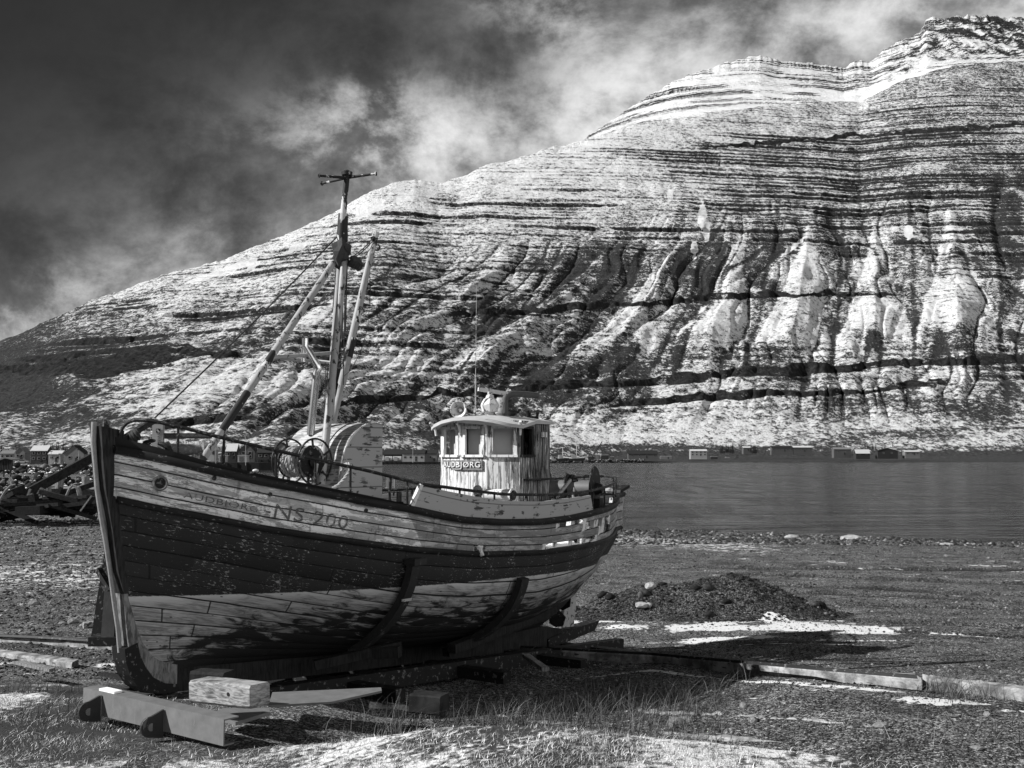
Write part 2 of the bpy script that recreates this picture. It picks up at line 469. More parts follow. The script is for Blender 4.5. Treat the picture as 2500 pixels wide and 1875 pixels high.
def mat_slats(name, period, base, dark, paint=.5, peel=.4):
    g = new_mat(name); uv = g.coord('UV'); x, y, _ = g.sep(uv)
    by = g.m('DIVIDE', y, period); k = g.m('FLOOR', by); fr = g.sub(by, k)
    edge = g.mn(fr, g.sub(1.0, fr)); seam = g.ss(edge, .01, .045, .75, 0.0)
    pv = g.comb(g.add(x, g.mul(k, 3.7)), y, 0.0)
    n = g.noise(g.scl(pv, (3.5, 26, 1)), 1.2, 6, .65, .4)
    n2 = g.noise(pv, 5, 5, .6, .3)
    v = g.mix(g.ss(n, .38, .6), dark, base)
    v = g.mix(g.ss(g.add(g.mul(n, .4), g.mul(n2, .6)), .50 + (.5 - peel) * .3, .53 + (.5 - peel) * .3), v, paint)
    v = g.mix(seam, v, g.mul(v, .15))
    return finish(g, v, .8, 0, g.bump(g.sub(n, seam), .6, .005))
M['casing_slats'] = mat_slats('casing_slats', .045, .30, .12, .42, .55)
M['casing_end'] = mat_slats('casing_end', .22, .20, .05, .30, .72)
M['deck_planks'] = mat_slats('deck_planks', .11, .20, .08, .6, .3)
M['bulwark'] = mat_slats('bulwark_boards', .17, .16, .05, .33, .78)

def mat_ground():
    g = new_mat('ground_cover'); co = g.coord('Object')
    sn = g.attr('snow'); gr = g.attr('grass'); pb = g.attr('pebble')
    px, py, pz = g.sep(co)
    far = g.ss(py, 9, 60, 1.0, 0.22)
    a = g.noise(co, 26, 5, .65); b = g.voro(co, 34, 'F1', 1, 'Color'); bx, by, bz = g.sep(b)
    c = g.noise(co, 1.1, 6, .62); d1 = g.voro(co, 85, 'F1', 1, 'Color'); e1, e2, e3 = g.sep(d1)
    grav = g.add(.007, g.mul(g.m('POWER', bx, 5.0), .17))
    grav = g.add(grav, g.mul(g.m('POWER', e1, 7.0), .30))
    grav = g.mul(grav, g.ss(c, .3, .7, .55, 1.75))
    soil = g.mul(g.add(.012, g.mul(a, .05)), g.ss(c, .3, .7, .7, 1.3))
    v = g.mul(g.mix(gr, grav, soil), g.sub(1.0, g.mul(pb, .72)))
    n = g.add(g.mul(g.noise(g.scl(co, (1, 1.0, 1)), 8, 7, .68, .3), .5), g.mul(g.noise(g.scl(co, (1, 1, 1)), 1.9, 5, .6), .5))
    pn = g.noise(g.scl(co, (1.4, .75, 1)), 6, 5, .6)
    # snow lies where the mask and the small hollows agree
    f = g.ss(g.add(sn, g.mul(g.sub(n, .5), 3.8)), .5, .62)
    grass_f = g.ss(g.add(sn, g.mul(g.sub(g.noise(co, 14, 6, .6), .5), 1.5)), .36, .66)
    f = g.mix(gr, f, grass_f)
    v = g.mix(f, v, g.add(.44, g.mul(a, .30)))
    h = g.add(g.mul(a, .5), g.add(g.mul(bx, .5), g.mul(f, .6)))
    return finish(g, v, .95, 0, g.bump(h, .9, .02), spec=.15)
M['ground'] = mat_ground()

def mat_mountain():
    g = new_mat('snow_and_rock'); co = g.coord('Object')
    cov = g.attr('cover'); cl = g.attr('cliff'); gl = g.attr('grassy')
    n = g.noise(g.scl(co, (1.0, .55, 1.9)), .11, 8, .80, .2)
    n2 = g.noise(g.scl(co, (1, .5, 2.0)), .016, 5, .6)
    n3 = g.noise(g.scl(co, (1, .6, 1.2), (5, 5, 5)), .36, 3, .75)
    nn = g.add(g.add(g.mul(n, .58), g.mul(n2, .14)), g.mul(n3, .28))
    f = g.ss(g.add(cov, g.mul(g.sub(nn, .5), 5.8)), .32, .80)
    # upright columns in the cliffs
    col = g.noise(g.scl(co, (1.0, 1.0, .18)), .16, 5, .7)
    rock = g.add(.004, g.mul(g.m('POWER', col, 2.6), .16))
    veg = g.add(.012, g.mul(g.m('POWER', n3, 2.0), .16))
    rock = g.mix(g.mul(cl, 1.0), g.mix(gl, g.add(.006, g.mul(g.m('POWER', n3, 2.2), .16)), veg), rock)
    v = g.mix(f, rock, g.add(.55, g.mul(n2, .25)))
    h = g.add(g.mul(nn, 1.0), g.mul(g.mul(col, cl), 1.5))
    return finish(g, v, .95, 0, g.bump(h, 1.0, 9.0), spec=.05)
M['mountain'] = mat_mountain()

def mat_water():
    g = new_mat('sea_water'); co = g.coord('Object'); px, py, pz = g.sep(co)
    a = g.noise(g.scl(co, (.8, 1.5, 1)), 1.3, 4, .6, .4)
    b = g.noise(g.scl(co, (.7, 1.6, 1)), .28, 4, .55, .4)
    c = g.noise(g.scl(co, (.35, 1.4, 1)), .035, 4, .55, .3)
    e = g.noise(g.scl(co, (.5, 1.5, 1)), .075, 5, .6, .4)
    h = g.add(g.add(g.mul(a, .22), g.mul(b, .60)), g.mul(e, 1.9))
    nb = g.bump(h, 1.0, 3.4)
    calm = g.ss(c, .38, .66)
    r = g.add(.16, g.mul(calm, .12))
    s1 = g.ss(g.noise(g.scl(co, (.30, .050, 1)), 1.0, 6, .70, .3), .44, .58)
    s2 = g.ss(g.noise(g.scl(co, (.10, .02, 1), (3, 3, 0)), 1.0, 4, .6, .3), .35, .65)
    rf = g.mul(g.add(.25, g.mul(s1, .75)), g.add(.45, g.mul(s2, .55)))          # streaks of ruffled water, the chop's glints put into the base colour
    return finish(g, g.add(.001, g.mul(rf, .034)), g.add(.10, g.mul(rf, .22)), 0, nb, spec=.18)
M['water'] = mat_water()

def mat_rock(name, lo_, hi_, snow=0.0, sc=6.0, isl=True):
    g = new_mat(name); co = g.coord('Object')
    geo = g.n.new('ShaderNodeNewGeometry'); nx, ny, nz = g.sep(geo.outputs['Normal'])
    n = g.noise(co, sc, 6, .65); v = g.mix(g.ss(n, .3, .7), lo_, hi_)
    rn = geo.outputs['Random Per Island']
    if isl: v = g.mul(v, g.add(.5, g.mul(g.m('POWER', rn, 5.0), 6.0)))
    if snow > 0:
        s = g.ss(g.add(nz, g.mul(g.sub(n, .5), 1.4)), 1.02 - snow, 1.12 - snow)
        v = g.mix(s, v, .75)
    return finish(g, v, .9, 0, g.bump(n, .6, .02), spec=.2)
M['pebble'] = mat_rock('pebbles', .024, .066, 0, 20)
M['heap_pebble'] = mat_rock('heap_pebbles', .008, .030, 0, 20)
M['stone'] = mat_rock('beach_stone', .10, .24, 0, 9, False)
M['pale_stone'] = mat_rock('pale_stone', .20, .36, 0, 7, False)
M['rubble'] = mat_rock('breakwater_rubble', .010, .035, .06, 1.0)

def mat_grass(name, lo_, hi_):
    g = new_mat(name)
    geo = g.n.new('ShaderNodeNewGeometry'); rn = geo.outputs['Random Per Island']
    n = g.noise(g.coord('Object'), 1.6, 3, .5)
    v = g.mul(g.mix(g.m('POWER', rn, 2.0), lo_, hi_), g.ss(n, .3, .7, .6, 1.3))
    return finish(g, v, .8, 0, spec=.2)
M['grass'] = mat_grass('straw_grass', .07, .80)
M['tall_grass'] = mat_grass('dry_tall_grass', .02, .20)

def mat_concrete():
    g = new_mat('old_concrete'); co = g.coord('Object')
    n = g.noise(co, 3, 7, .7, .3); n2 = g.noise(g.scl(co, (1, 1, 5)), 6, 5, .6)
    v = g.mix(g.ss(n, .36, .64), .09, .36); v = g.mix(g.ss(n2, .60, .68), v, .05)
    return finish(g, v, .9, 0, g.bump(g.add(n, n2), .7, .012))
M['concrete'] = mat_concrete()

def mat_siding(name, v0, period=.5):
    g = new_mat(name); co = g.coord('Object'); x, y, z = g.sep(co)
    fr = g.m('FRACT', g.m('DIVIDE', z, period))
    v = g.mul(g.mul(v0, g.ss(fr, 0, .25, .72, 1.0)), g.add(.85, g.mul(g.noise(co, .8, 4, .6), .3)))
    return finish(g, v, .8)
for k_, v_ in (('wall_white', .26), ('wall_pale', .14), ('wall_grey', .08), ('wall_dark', .03)): M[k_] = mat_siding(k_, v_)
M['roof_dark'] = mat_siding('roof_dark', .02, .4); M['roof_grey'] = mat_siding('roof_grey', .14, .4)
M['roof_snow'] = mat_siding('roof_snow', .42, .4)
M['glass_dark'] = mat_plain('glass_dark', .012, .15, 0, .2, 3, 0)
M['conifer'] = mat_grass('conifer_needles', .008, .035)
M['bare_twigs'] = mat_grass('bare_twigs', .03, .09)

# ================================================================== MOUNTAINS
NEAR_PX = [(-400, 900), (0, 832), (141, 773), (226, 733), (316, 702), (395, 671), (537, 637), (678, 581), (760, 545), (836, 507), (900, 470), (960, 445), (1011, 438),
           (1073, 444), (1113, 437), (1186, 403), (1250, 390), (1340, 362), (1431, 337), (1520, 312), (1617, 294), (1715, 277), (1815, 265), (1984, 247), (2097, 249),
           (2160, 218), (2210, 195), (2323, 160), (2500, 146), (2900, 120)]
FAR_PX = [(1300, 430), (1400, 372), (1431, 335), (1470, 308), (1520, 275), (1566, 243), (1645, 198), (1700, 175), (1758, 158), (1800, 145), (1854, 134), (1905, 148),
          (1984, 154), (2058, 166), (2086, 150), (2126, 151), (2154, 124), (2200, 98), (2245, 76), (2261, 45), (2301, 41), (2380, 35), (2500, 45), (2900, 60)]
def sky_tab(px):
    a = np.array([slope_of(u, v) for u, v in px]); return a[:, 0], a[:, 1]
nr_r, nr_t = sky_tab(NEAR_PX); fr_r, fr_t = sky_tab(FAR_PX)
def Y1f(r): return np.interp(r, [-.6, -.4, -.2, 0, .3, .6], [1500, 1650, 1900, 2250, 2800, 3100])
def Y0f(r):
    b = np.interp(r, [-.6, -.28, -.20, -.13, -.05, .1, .6], [560, 455, 470, 700, 820, 950, 1010])
    return b + 14 * (fbm(r * 60, r * 0 + 3, 3, .6, 5) - .5)
SEA = -2.0
# basalt layers: list of (level, thickness, cliff share, strength)
_rl = random.Random(5); LAY = [-10.0]; LS = []
while LAY[-1] < 2600:
    LAY.append(LAY[-1] + _rl.uniform(7, 15)); LS.append((_rl.uniform(.22, .42), _rl.choice([.2, .5, .9, 1.0, .35])))
LAY = np.array(LAY); LSa = np.array(LS)
def terrace(qv):
    i = np.clip(np.searchsorted(LAY, qv) - 1, 0, len(LS) - 1)
    t = (qv - LAY[i]) / (LAY[i + 1] - LAY[i]); sh = LSa[i, 0]; st = LSa[i, 1]; th = LAY[i + 1] - LAY[i]
    # bench first, then a steep cliff up to the next level
    b = 1 - sh; rise = .25
    z = np.where(t < b, t / b * rise, rise + (t - b) / sh * (1 - rise))
    cl = sst(t, b - .04, b + .05) * (1 - sst(t, .93, 1.0))
    return (z - t) * th * st, cl * st
def gauss2(x, c, s): return np.exp(-((x - c) / s) ** 2)

NC, NR = 1500, 820
rr = np.linspace(-.60, .60, NC); ww = np.concatenate([np.linspace(0, .1, 60, endpoint=False), np.linspace(.1, 1.0, NR - 90), np.linspace(1.005, 1.12, 30)])
Rg, Wg = np.meshgrid(rr, ww)
Y0 = Y0f(Rg); Y1 = Y1f(Rg)
Yg = Y0 + Wg * (Y1 - Y0); Xg = Rg * Yg
T1 = np.interp(Rg, nr_r, nr_t)
T1 = T1 + .0022 * (fbm(Rg * 90, Rg * 0, 4, .6, 2) - .5) * 2 * sst(Wg, .96, 1)
# apparent height rises nearly evenly from the bench to the crest
sw = np.where(Wg < .1, Wg * .10, .010 + .99 * (1 - (1 - np.clip((Wg - .1) / .9, 0, 1)) ** 1.12))
H = np.where(Wg <= 1, T1 * sw * Yg, T1 * Y1 - (Wg - 1) * 1500) + ZC - 3.6 * (1 - sst(Wg, 0, .25))
H = H * 1.0
# warped strata
_T0 = (H - ZC) / Yg / np.maximum(T1, .05); _u = 1250 + Rg * F
slx = 1450 * Rg - .34 * (Yg - 1500) * (1 - sst(_u, 1100, 2300)) + 26 * (fbm(Xg / 260, Yg / 260, 3, .5, 51) - .5)
gq = np.minimum(1, np.abs(2 * vn(slx / 80, Yg / 1400, 61) - 1) * 1.6)
gq2 = np.minimum(1, np.abs(2 * vn(slx / 31 + 1.5 * vn(Xg / 200, Yg / 200, 65), Yg / 420, 62) - 1) * 1.7)
gq3 = np.minimum(1, np.abs(2 * vn(slx / 13 + 2 * vn(Xg / 90, Yg / 90, 67), Yg / 160, 68) - 1) * 1.7)
gm = sst(_T0, .05, .18) * (1 - sst(_T0, .60, .80)) * (.22 + .78 * sst(_u, 420, 1000))
fan = np.abs(((slx / 115 + .6 * vn(slx / 300, Yg * 0, 70)) % 1.0) - .5) * 2
fan_w = np.clip((.66 - _T0) / .36, 0, 1)
fans = sst(fan_w - fan, -.04, .07) * sst(_T0, .25, .36) * (1 - sst(_T0, .60, .66))
Hbase = H
H = H + gm * (11 * (gq - .5) + 7.5 * (gq2 - .5) + 4 * (gq3 - .5)) + fans * (fan_w - fan) * 26 * sst(_u, 950, 1250)
H = H + (fbm(Xg / 26, Yg / 40, 4, .6, 81) - .5) * 7 * sst(_T0, .03, .15) * np.where(Wg > 1, 0, 1)
H = H + (fbm(Xg / 160, Yg / 200, 3, .5, 83) - .5) * 22 * sst(_T0, .04, .2) * (1 - sst(_T0, .75, 1.0))
def strata_q(X, Y, Hh): return Hh - .035 * X + .012 * Y + 9 * (fbm(X / 500, Y / 500, 2, .5, 8) - .5)
q0 = strata_q(Xg, Yg, H)
# where cliffs show: strong upper right and middle left, weak on the scree
T = (H - ZC) / Yg / np.maximum(T1, .05)                        # 0 at shore, 1 at crest
u_px = 1250 + Rg * F; v_px = 1117 - (H - ZC) / Yg * F
am = .10 + 1.0 * sst(fbm(Xg / 150, q0 / 22, 4, .6, 20), .42, .58) * (.35 + .9 * sst(fbm(Xg / 420, q0 / 90, 3, .5, 24), .38, .6))
scree = gauss2(u_px, 2000, 620) * gauss2(v_px, 730, 130) + .6 * gauss2(v_px, 985, 45)
am = am * (1 - .72 * np.clip(scree * 1.4, 0, 1)) * sst(T, .04, .12) * (1 - sst(T, .86, 1.0) * .7)
am = am + .75 * sst(u_px, 1600, 1900) * sst(-v_px, -600, -500) * sst(fbm(Xg / 200, q0 / 16, 3, .6, 28), .36, .5) * (1 - sst(T, .90, 1.0))
am = am + .45 * gauss2(u_px, 1150, 380) * gauss2(v_px, 740, 110) * sst(fbm(Xg / 160, q0 / 16, 3, .6, 29), .38, .52)
am = np.clip(am, 0, 1.2)
dz_, cl0 = terrace(q0)
# a few tall cliff bands that can be followed right across the slope
def band(vc_of_u, half, u0, u1, soft=90):
    vc = np.interp(u_px, *zip(*vc_of_u)); m_ = sst(u_px, u0 - soft, u0) * (1 - sst(u_px, u1, u1 + soft))
    jag = 12 * (fbm(Xg / 50, v_px / 90, 4, .6, 31) - .5) + 7 * (vn(Xg / 11, Xg * 0, 33) - .5)
    half = half * (-.15 + 2.4 * np.clip(fbm(Xg / 75, Xg * 0, 4, .6, 37 + int(half * 7)) - .05, 0, 1))
    return m_ * (1 - sst(np.abs(v_px - vc - jag), half * .75, half * 1.15)), (v_px - vc) / half
main = np.zeros_like(H); lift = np.zeros_like(H)
for spec_, half, u0, u1 in (([(800, 985), (1100, 965), (1500, 935), (1900, 905), (2500, 872)], 9, 860, 2500),
                            ([(1500, 985), (1900, 960), (2100, 955), (2300, 935)], 7, 1560, 2260),
                            ([(1100, 770), (1400, 752), (1800, 720), (2100, 715)], 5, 1150, 2120),
                            ([(0, 905), (250, 890), (450, 862), (700, 872)], 18, -400, 560),
                            ([(0, 1080), (500, 1026), (800, 1000)], 8, 420, 560),
                            ([(1500, 368), (1750, 345), (2100, 320), (2500, 290)], 5, 1780, 2500)):
    b_, rel = band(spec_, half, u0, u1); main = np.maximum(main, b_)
    lift += b_ * (-rel) * 3.0
# gullies and spurs running down the slope
H2 = H + am * dz_ + lift
keep = sst(Wg, .90, 1.0) * (Wg <= 1.001)                          # crest follows the ridge line
H2 = H2 * (1 - keep) + (Hbase + (H2 - Hbase) * .30) * keep
edge_ = sst(Wg, 0, .012); H2 = np.where(Wg < .012, SEA - 1.5 + (H2 - SEA + 1.5) * edge_, H2)
# --- snow cover
zone = sst(T, .22, .32) * (1 - sst(T, .60, .68)) * sst(u_px, 950, 1250)
cover = .63 + .0 * H + .20 * fans - .24 * zone * (1 - fans) * sst(fbm(Xg / 60, Yg / 90, 4, .6, 131), .35, .6)
cover += .16 * (fbm(slx / 60, Yg / 260, 4, .6, 91) - .5) * 2
cover += .16 * sst(T, .72, 1.0) * (1 - sst(u_px, 1500, 1900)) + .05 * sst(T, .75, 1.0) * sst(u_px, 1500, 1900) + .12 * gauss2(u_px, 1350, 330) * sst(-v_px, -640, -420)
cover -= .62 * cl0 * np.clip(am, 0, 1)
cover -= .85 * main * np.clip(-.55 + 3.0 * fbm(Xg / 18, v_px / 5, 4, .65, 101), 0, 1.4)
cover -= .42 * sst(-u_px, -760, 60) * sst(T, .0, .25) * (1 - .35 * sst(T, .55, .95)) * (1 - sst(u_px + (v_px - 700) * .9, 380, 760))  # left flank, both terms: sparse snow plus cloud shadow put into the cover
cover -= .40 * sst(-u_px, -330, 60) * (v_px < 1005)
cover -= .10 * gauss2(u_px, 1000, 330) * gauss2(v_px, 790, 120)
cover += .22 * gauss2(v_px, 990 - u_px * .09 + 40, 30) * (u_px < 850)
cover += .06 * sst(v_px, 960, 1060) * (u_px > 1150)
cover -= .30 * sst(v_px, 1082, 1096)
cover += .04 * sst(u_px, 1600, 1800) * (v_px < 700) * sst(u_px, 1700, 2300)
cover -= .16 * sst(u_px, 1900, 2400) * (v_px < 480)  # cloud shadow on the upper right shoulder put in as thinner snow
cover -= .08 * gauss2(u_px, 2150, 300) * gauss2(v_px, 680, 70) * (fbm(Xg / 50, Yg / 90, 3, .5, 95) - .3) * 3
dn = fbm(Xg / 70, Yg / 120, 4, .6, 97)
cover -= .22 * sst(dn, .56, .66) * sst(T, .08, .2) * (1 - sst(T, .55, .7))
cover -= .45 * sst(1 - gq2, .80, .97) * gm * sst(vn(slx / 200, Yg / 120, 99), .3, .55)
cover -= .50 * sst(1 - gq, .78, .96) * gm * sst(fbm(Xg / 50, Yg / 120, 3, .6, 133), .35, .55)
cover += .30 * sst(1 - gq, .90, .99) * gm * sst(fbm(Xg / 60, Yg / 60, 3, .6, 135), .56, .62)
cover -= .30 * sst(.10 - np.abs(fan - 1), 0, .1) * gm * (u_px > 1150)
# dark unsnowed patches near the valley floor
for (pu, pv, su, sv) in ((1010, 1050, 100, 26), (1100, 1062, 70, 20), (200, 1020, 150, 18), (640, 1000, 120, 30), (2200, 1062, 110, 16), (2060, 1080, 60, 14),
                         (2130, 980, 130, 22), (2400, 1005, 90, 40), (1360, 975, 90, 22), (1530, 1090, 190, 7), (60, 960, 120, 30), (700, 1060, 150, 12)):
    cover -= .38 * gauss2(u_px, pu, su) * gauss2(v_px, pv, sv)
for (pu, pv, su, sv, sl) in ((560, 650, 75, 9, -.35), (500, 670, 60, 6, -.35), (715, 600, 30, 8, -.4), (610, 645, 18, 8, -.6), (1730, 555, 11, 30, 0), (1640, 470, 8, 16, 0), (1700, 600, 10, 26, .0), (2230, 560, 12, 22, 0), (1940, 600, 30, 8, -.8), (900, 500, 45, 16, -.4), (1010, 470, 60, 14, -.2), (1720, 520, 12, 40, 0)):
    cover += 1.4 * sst(gauss2(u_px, pu, su) * gauss2(v_px - (u_px - pu) * sl, pv, sv) + .7 * (fbm(Xg / 22, v_px / 9, 4, .6, 141) - .5), .42, .52)
cover -= .55 * sst(v_px, 1099, 1106) * sst(u_px, 1400, 1550)
grassy = sst(v_px, 1000, 1060)
cliff = np.clip(cl0 * np.clip(am, 0, 1) + main, 0, 1)
V = np.stack([Xg, Yg, H2], -1).reshape(-1, 3)
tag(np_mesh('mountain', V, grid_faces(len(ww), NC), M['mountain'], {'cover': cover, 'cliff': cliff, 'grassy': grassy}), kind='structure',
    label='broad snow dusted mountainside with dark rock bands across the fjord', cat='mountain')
_Hs, _Ys, _rr = H2, Yg, rr
def land_z(X, Y):
    """height of the valley floor / mountainside at X, Y"""
    i = int(np.clip(np.searchsorted(_rr, X / Y), 0, NC - 1)); return float(np.interp(Y, _Ys[:, i], _Hs[:, i]))

# the farther summit behind the shoulder
NC2, NR2 = 620, 260
rr2 = np.linspace(.03, .60, NC2); ww2 = np.linspace(0, 1.06, NR2); Rg, Wg = np.meshgrid(rr2, ww2)
Tn = np.interp(Rg, nr_r, nr_t) - .012; Tf = np.interp(Rg, fr_r, fr_t)
Tf = Tf + .0035 * (fbm(Rg * 130, Rg * 0, 4, .65, 12) - .5) * 2 * sst(Rg, .28, .34) * sst(Wg, .7, 1.0) + .0045 * (fbm(Rg * 230, Rg * 0, 4, .65, 14) - .5) * sst(Wg, .86, 1.0)
Ya = Y1f(Rg) + 60; Yb = Ya + 900; Yg = Ya + Wg * (Yb - Ya); Xg = Rg * Yg
tt = np.clip(Wg, 0, 1); H = (Tn + (np.maximum(Tf, Tn + .002) - Tn) * (.55 * tt + .45 * tt ** 2)) * Yg + ZC - np.clip(Wg - 1, 0, 1) * 4000
u_px = 1250 + Rg * F; v_px = 1117 - (H - ZC) / Yg * F; q0 = H * 1.15 - .05 * Xg + 10 * fbm(Xg / 300, Yg / 300, 3, .5, 3)
dz_, cl0 = terrace(q0)
am = 1.0 * sst(tt, .16, .42) * (.25 + 1.1 * sst(fbm(Xg / 160, q0 / 50, 3, .55, 22), .35, .6))
am = am * (1 - sst(u_px, 1960, 2040) * (1 - sst(u_px, 2230, 2330)) * (1 - sst(tt, .5, .75)))
crag = sst(u_px + (v_px - 200) * .9, 2040, 2240) * sst(tt, .3, .55)
H2 = H + dz_ * am * 1.0 + crag * (ridged(Xg / 60, Yg / 90, 4, .6, 44) - .68) * 34
H2 += (fbm(Xg / 30, Yg / 50, 4, .6, 41) - .5) * 7 * sst(tt, .05, .3)
keep = sst(Wg, .93, 1.0); H2 = np.where(Wg <= 1, H2 * (1 - keep) + (H + (H2 - H) * .3) * keep, H)
cover = 1.22 - 1.6 * cl0 * np.clip(am * 1.5, 0, 1) * sst(tt, .18, .4) * (.4 + 1.2 * fbm(Xg / 30, Yg / 60, 4, .6, 57)) - crag * (.55 + 3.4 * (fbm(Xg / 34, Yg / 60, 4, .6, 47) - .5)) + .75 * (1 - sst(tt, .15, .55))
cover -= .25 * sst(tt, .55, .8) * (fbm(Xg / 50, Yg / 60, 3, .6, 49) - .35) * 2
cliff = np.clip(cl0 * am + crag * .7, 0, 1)
V = np.stack([Xg, Yg, H2], -1).reshape(-1, 3)
tag(np_mesh('mountain_summit', V, grid_faces(NR2, NC2), M['mountain'], {'cover': cover, 'cliff': cliff, 'grassy': cover * 0}), kind='structure',
    label='farther craggy summit with bright snow bowl behind the mountain shoulder', cat='mountain')

# ================================================================== WATER
mb = MB(); mb.add([(-1500, 30, SEA), (2500, 30, SEA), (2500, 1400, SEA), (-1500, 1400, SEA)], [(0, 1, 2, 3)])
tag(mb.build('water', M['water']), kind='structure', label='dark rippled fjord water', cat='water')

# ================================================================== GROUND
def ysh(X): return 67 - (X - 6.7) * .57
def gz0(X, Y):
    X = np.asarray(X, float); Y = np.asarray(Y, float)
    k = 67 / np.maximum(ysh(X), 20); t = np.clip((Y - 22) / 25, 0, 1); Yn = Y * (1 - t) + Y * k * t
    z = np.interp(Yn, [0, 9, 11, 14, 18, 30, 55, 67, 85, 120, 200], [.0, .0, -.03, -.33, -.66, -1.12, -1.70, -2.0, -2.5, -5, -6])
    # left: the harbour land stays above the sea
    lf = sst(-X / np.maximum(Y, 1), .232, .262) * sst(Y, 70, 82)
    z = z * (1 - lf) + lf * (-1.75 + .5 * sst(Y, 120, 180) + .35 * (fbm(X / 9, Y / 9, 3, .5, 4) - .5))
    # grassy bank the photographer stands on
    e = np.interp(X, [-2.5, -.7, .81, 2.9, 5], [8.9, 8.25, 7.4, 6.5, 5.8]); hb = .48 * sst(X, -2.6, .6)
    z = z + hb * (1 - sst(Y - e, -.05, .55)) * 1.0
    z = z + .20 * sst(X, -1.5, .5) * 0
    z = z - .22 * sst(X, -2.2, -.6) * sst(Y - e, .1, .9) * (1 - sst(Y, 12, 16)) * (1 - sst(X, 1.5, 3.5))
    # trench of the slipway: the ground under the hull is a little lower than the kerbs
    sx = (X + 4.0) * .588 + (Y - 10.5) * .809; tx = (X + 4.0) * .809 - (Y - 10.5) * .588
    z = z - .10 * sst(sx, .5, 2.5) * (1 - sst(np.abs(tx), 1.6, 2.6)) * (1 - sst(sx, 10, 12))
    return z
def gz(X, Y):
    z = gz0(X, Y); n_ = np.minimum(1, np.asarray(Y, float) / 30)
    X = np.asarray(X, float); Y = np.asarray(Y, float)
    z = z + .05 * (fbm(X / 1.1, Y / 1.1, 4, .55, 6) - .5) + .02 * (fbm(X * 5, Y * 5, 3, .55, 7) - .5) + n_ * .12 * (fbm(X / 5, Y / 5, 3, .5, 9) - .5)
    # tyre ruts on the right
    return z
def bank_edge(X): return np.interp(X, [-2.5, -.7, .81, 2.9, 5], [8.9, 8.25, 7.4, 6.5, 5.8])
GC, GR = 760, 900
rr3 = np.concatenate([np.linspace(-2.2, -.64, 40, endpoint=False), np.linspace(-.64, .64, GC - 80), np.linspace(.66, 2.2, 40)])
yy3 = np.concatenate([np.geomspace(2.5, 90, GR - 60, endpoint=False), np.geomspace(90, 640, 60)])
Rg, Yg = np.meshgrid(rr3, yy3); Xg = Rg * Yg; Zg = gz(Xg, Yg)
u_px = 1250 + Rg * F; v_px = 1117 - (Zg - ZC) / Yg * F
be = bank_edge(Xg)
grass = (1 - sst(Yg - be, -.15, .15 + .3 * vn(Xg * 3, Yg * 3, 5))) * sst(Xg, -3.2, -2.0)
left_g = (1 - sst(Yg, 11.6, 12.3)) * (1 - sst(Xg, -3.6, -2.2))
grass = np.maximum(grass, left_g)
snow = np.full_like(Zg, -.30)
snow = np.where(grass > .5, .50 + .16 * sst(-Xg, -.5, 1.5) + 1.15 * (fbm(Xg / .9, Yg / 1.2, 4, .55, 15) - .5), snow)
snow += np.where(grass > .5, .16 * gauss2(Yg, 5.4, 1.2) + .06 * gauss2(Xg, 1.0, 1.4) * gauss2(Yg, 6.2, 1.0) - .50 * sst(Yg, 8.4, 9.2) * (Xg < -1.5), 0)
spots = np.zeros_like(snow)
def spot(x, y, sx, sy, k, ang=0.0):
    global spots
    c, s = math.cos(ang), math.sin(ang); a = (Xg - x) * c + (Yg - y) * s; b = -(Xg - x) * s + (Yg - y) * c
    spots = spots + 1.5 * k * np.exp(-(a / sx) ** 2 - (b / sy) ** 2)
MX, MY = 4.20, 22.2
for (x, y, sx, sy, k, a) in ((4.2, 20.3, 2.0, .55, .80, .0), (6.0, 19.6, 1.9, .40, .85, -.03), (2.9, 19.6, 1.0, .35, .6, 0), (7.2, 19.0, 1.6, .16, .6, 0), (1.5, 20.8, .9, .25, .55, 0),
                             (5.6, 18.0, 1.1, .14, .6, 0), (3.2, 18.6, 1.0, .3, .6, 0), (2.6, 15.4, .35, .18, .5, 0),
                             (4.9, 19.6, 1.2, .35, .5, 0), (6.2, 21.0, 1.0, .3, .4, 0),
                             (1.55, 8.9, .45, .12, .75, .1), (2.3, 8.75, .6, .09, .6, 0), (1.1, 9.1, .3, .14, .6, 0), (2.9, 8.2, .5, .1, .55, -.1), (2.0, 9.0, .3, .06, .5, 0),
                             (4.05, 8.3, .18, .12, .6, 0), (3.0, 7.6, .3, .1, .5, 0), (1.25, 9.9, .55, .07, .62, .02), (2.1, 9.65, .5, .05, .5, 0),
                             (4.1, 10.7, .5, .2, .72, -.2), (4.7, 10.25, .5, .12, .55, -.2), (5.0, 11.0, .4, .1, .4, 0),
                             (-5.2, 10.7, .8, .45, .22, .05), (-4.1, 10.3, .5, .5, .15, .05), (-5.3, 9.9, .5, .2, .1, 0),
                             (-5.6, 13.3, .5, .2, .45, .4), (-5.1, 14.1, .3, .2, .4, .4), (-6.6, 14.3, .4, .2, .4, .4), (-7.5, 15.5, .5, .3, .4, 0), (-6.0, 15.6, .5, .3, .3, 0), (-6.9, 17.9, .8, .25, .15, .2)):
    spot(x, y, sx, sy, k, a)
for _k in range(26):
    spot(random.uniform(1.5, 8.5), random.uniform(17.0, 21.5), random.uniform(.1, .5), random.uniform(.05, .16), random.uniform(.3, .6))
snow = snow + spots * np.clip(-.9 + 3.9 * fbm(Xg * 1.3, Yg * 1.0, 5, .62, 171), 0, 2)
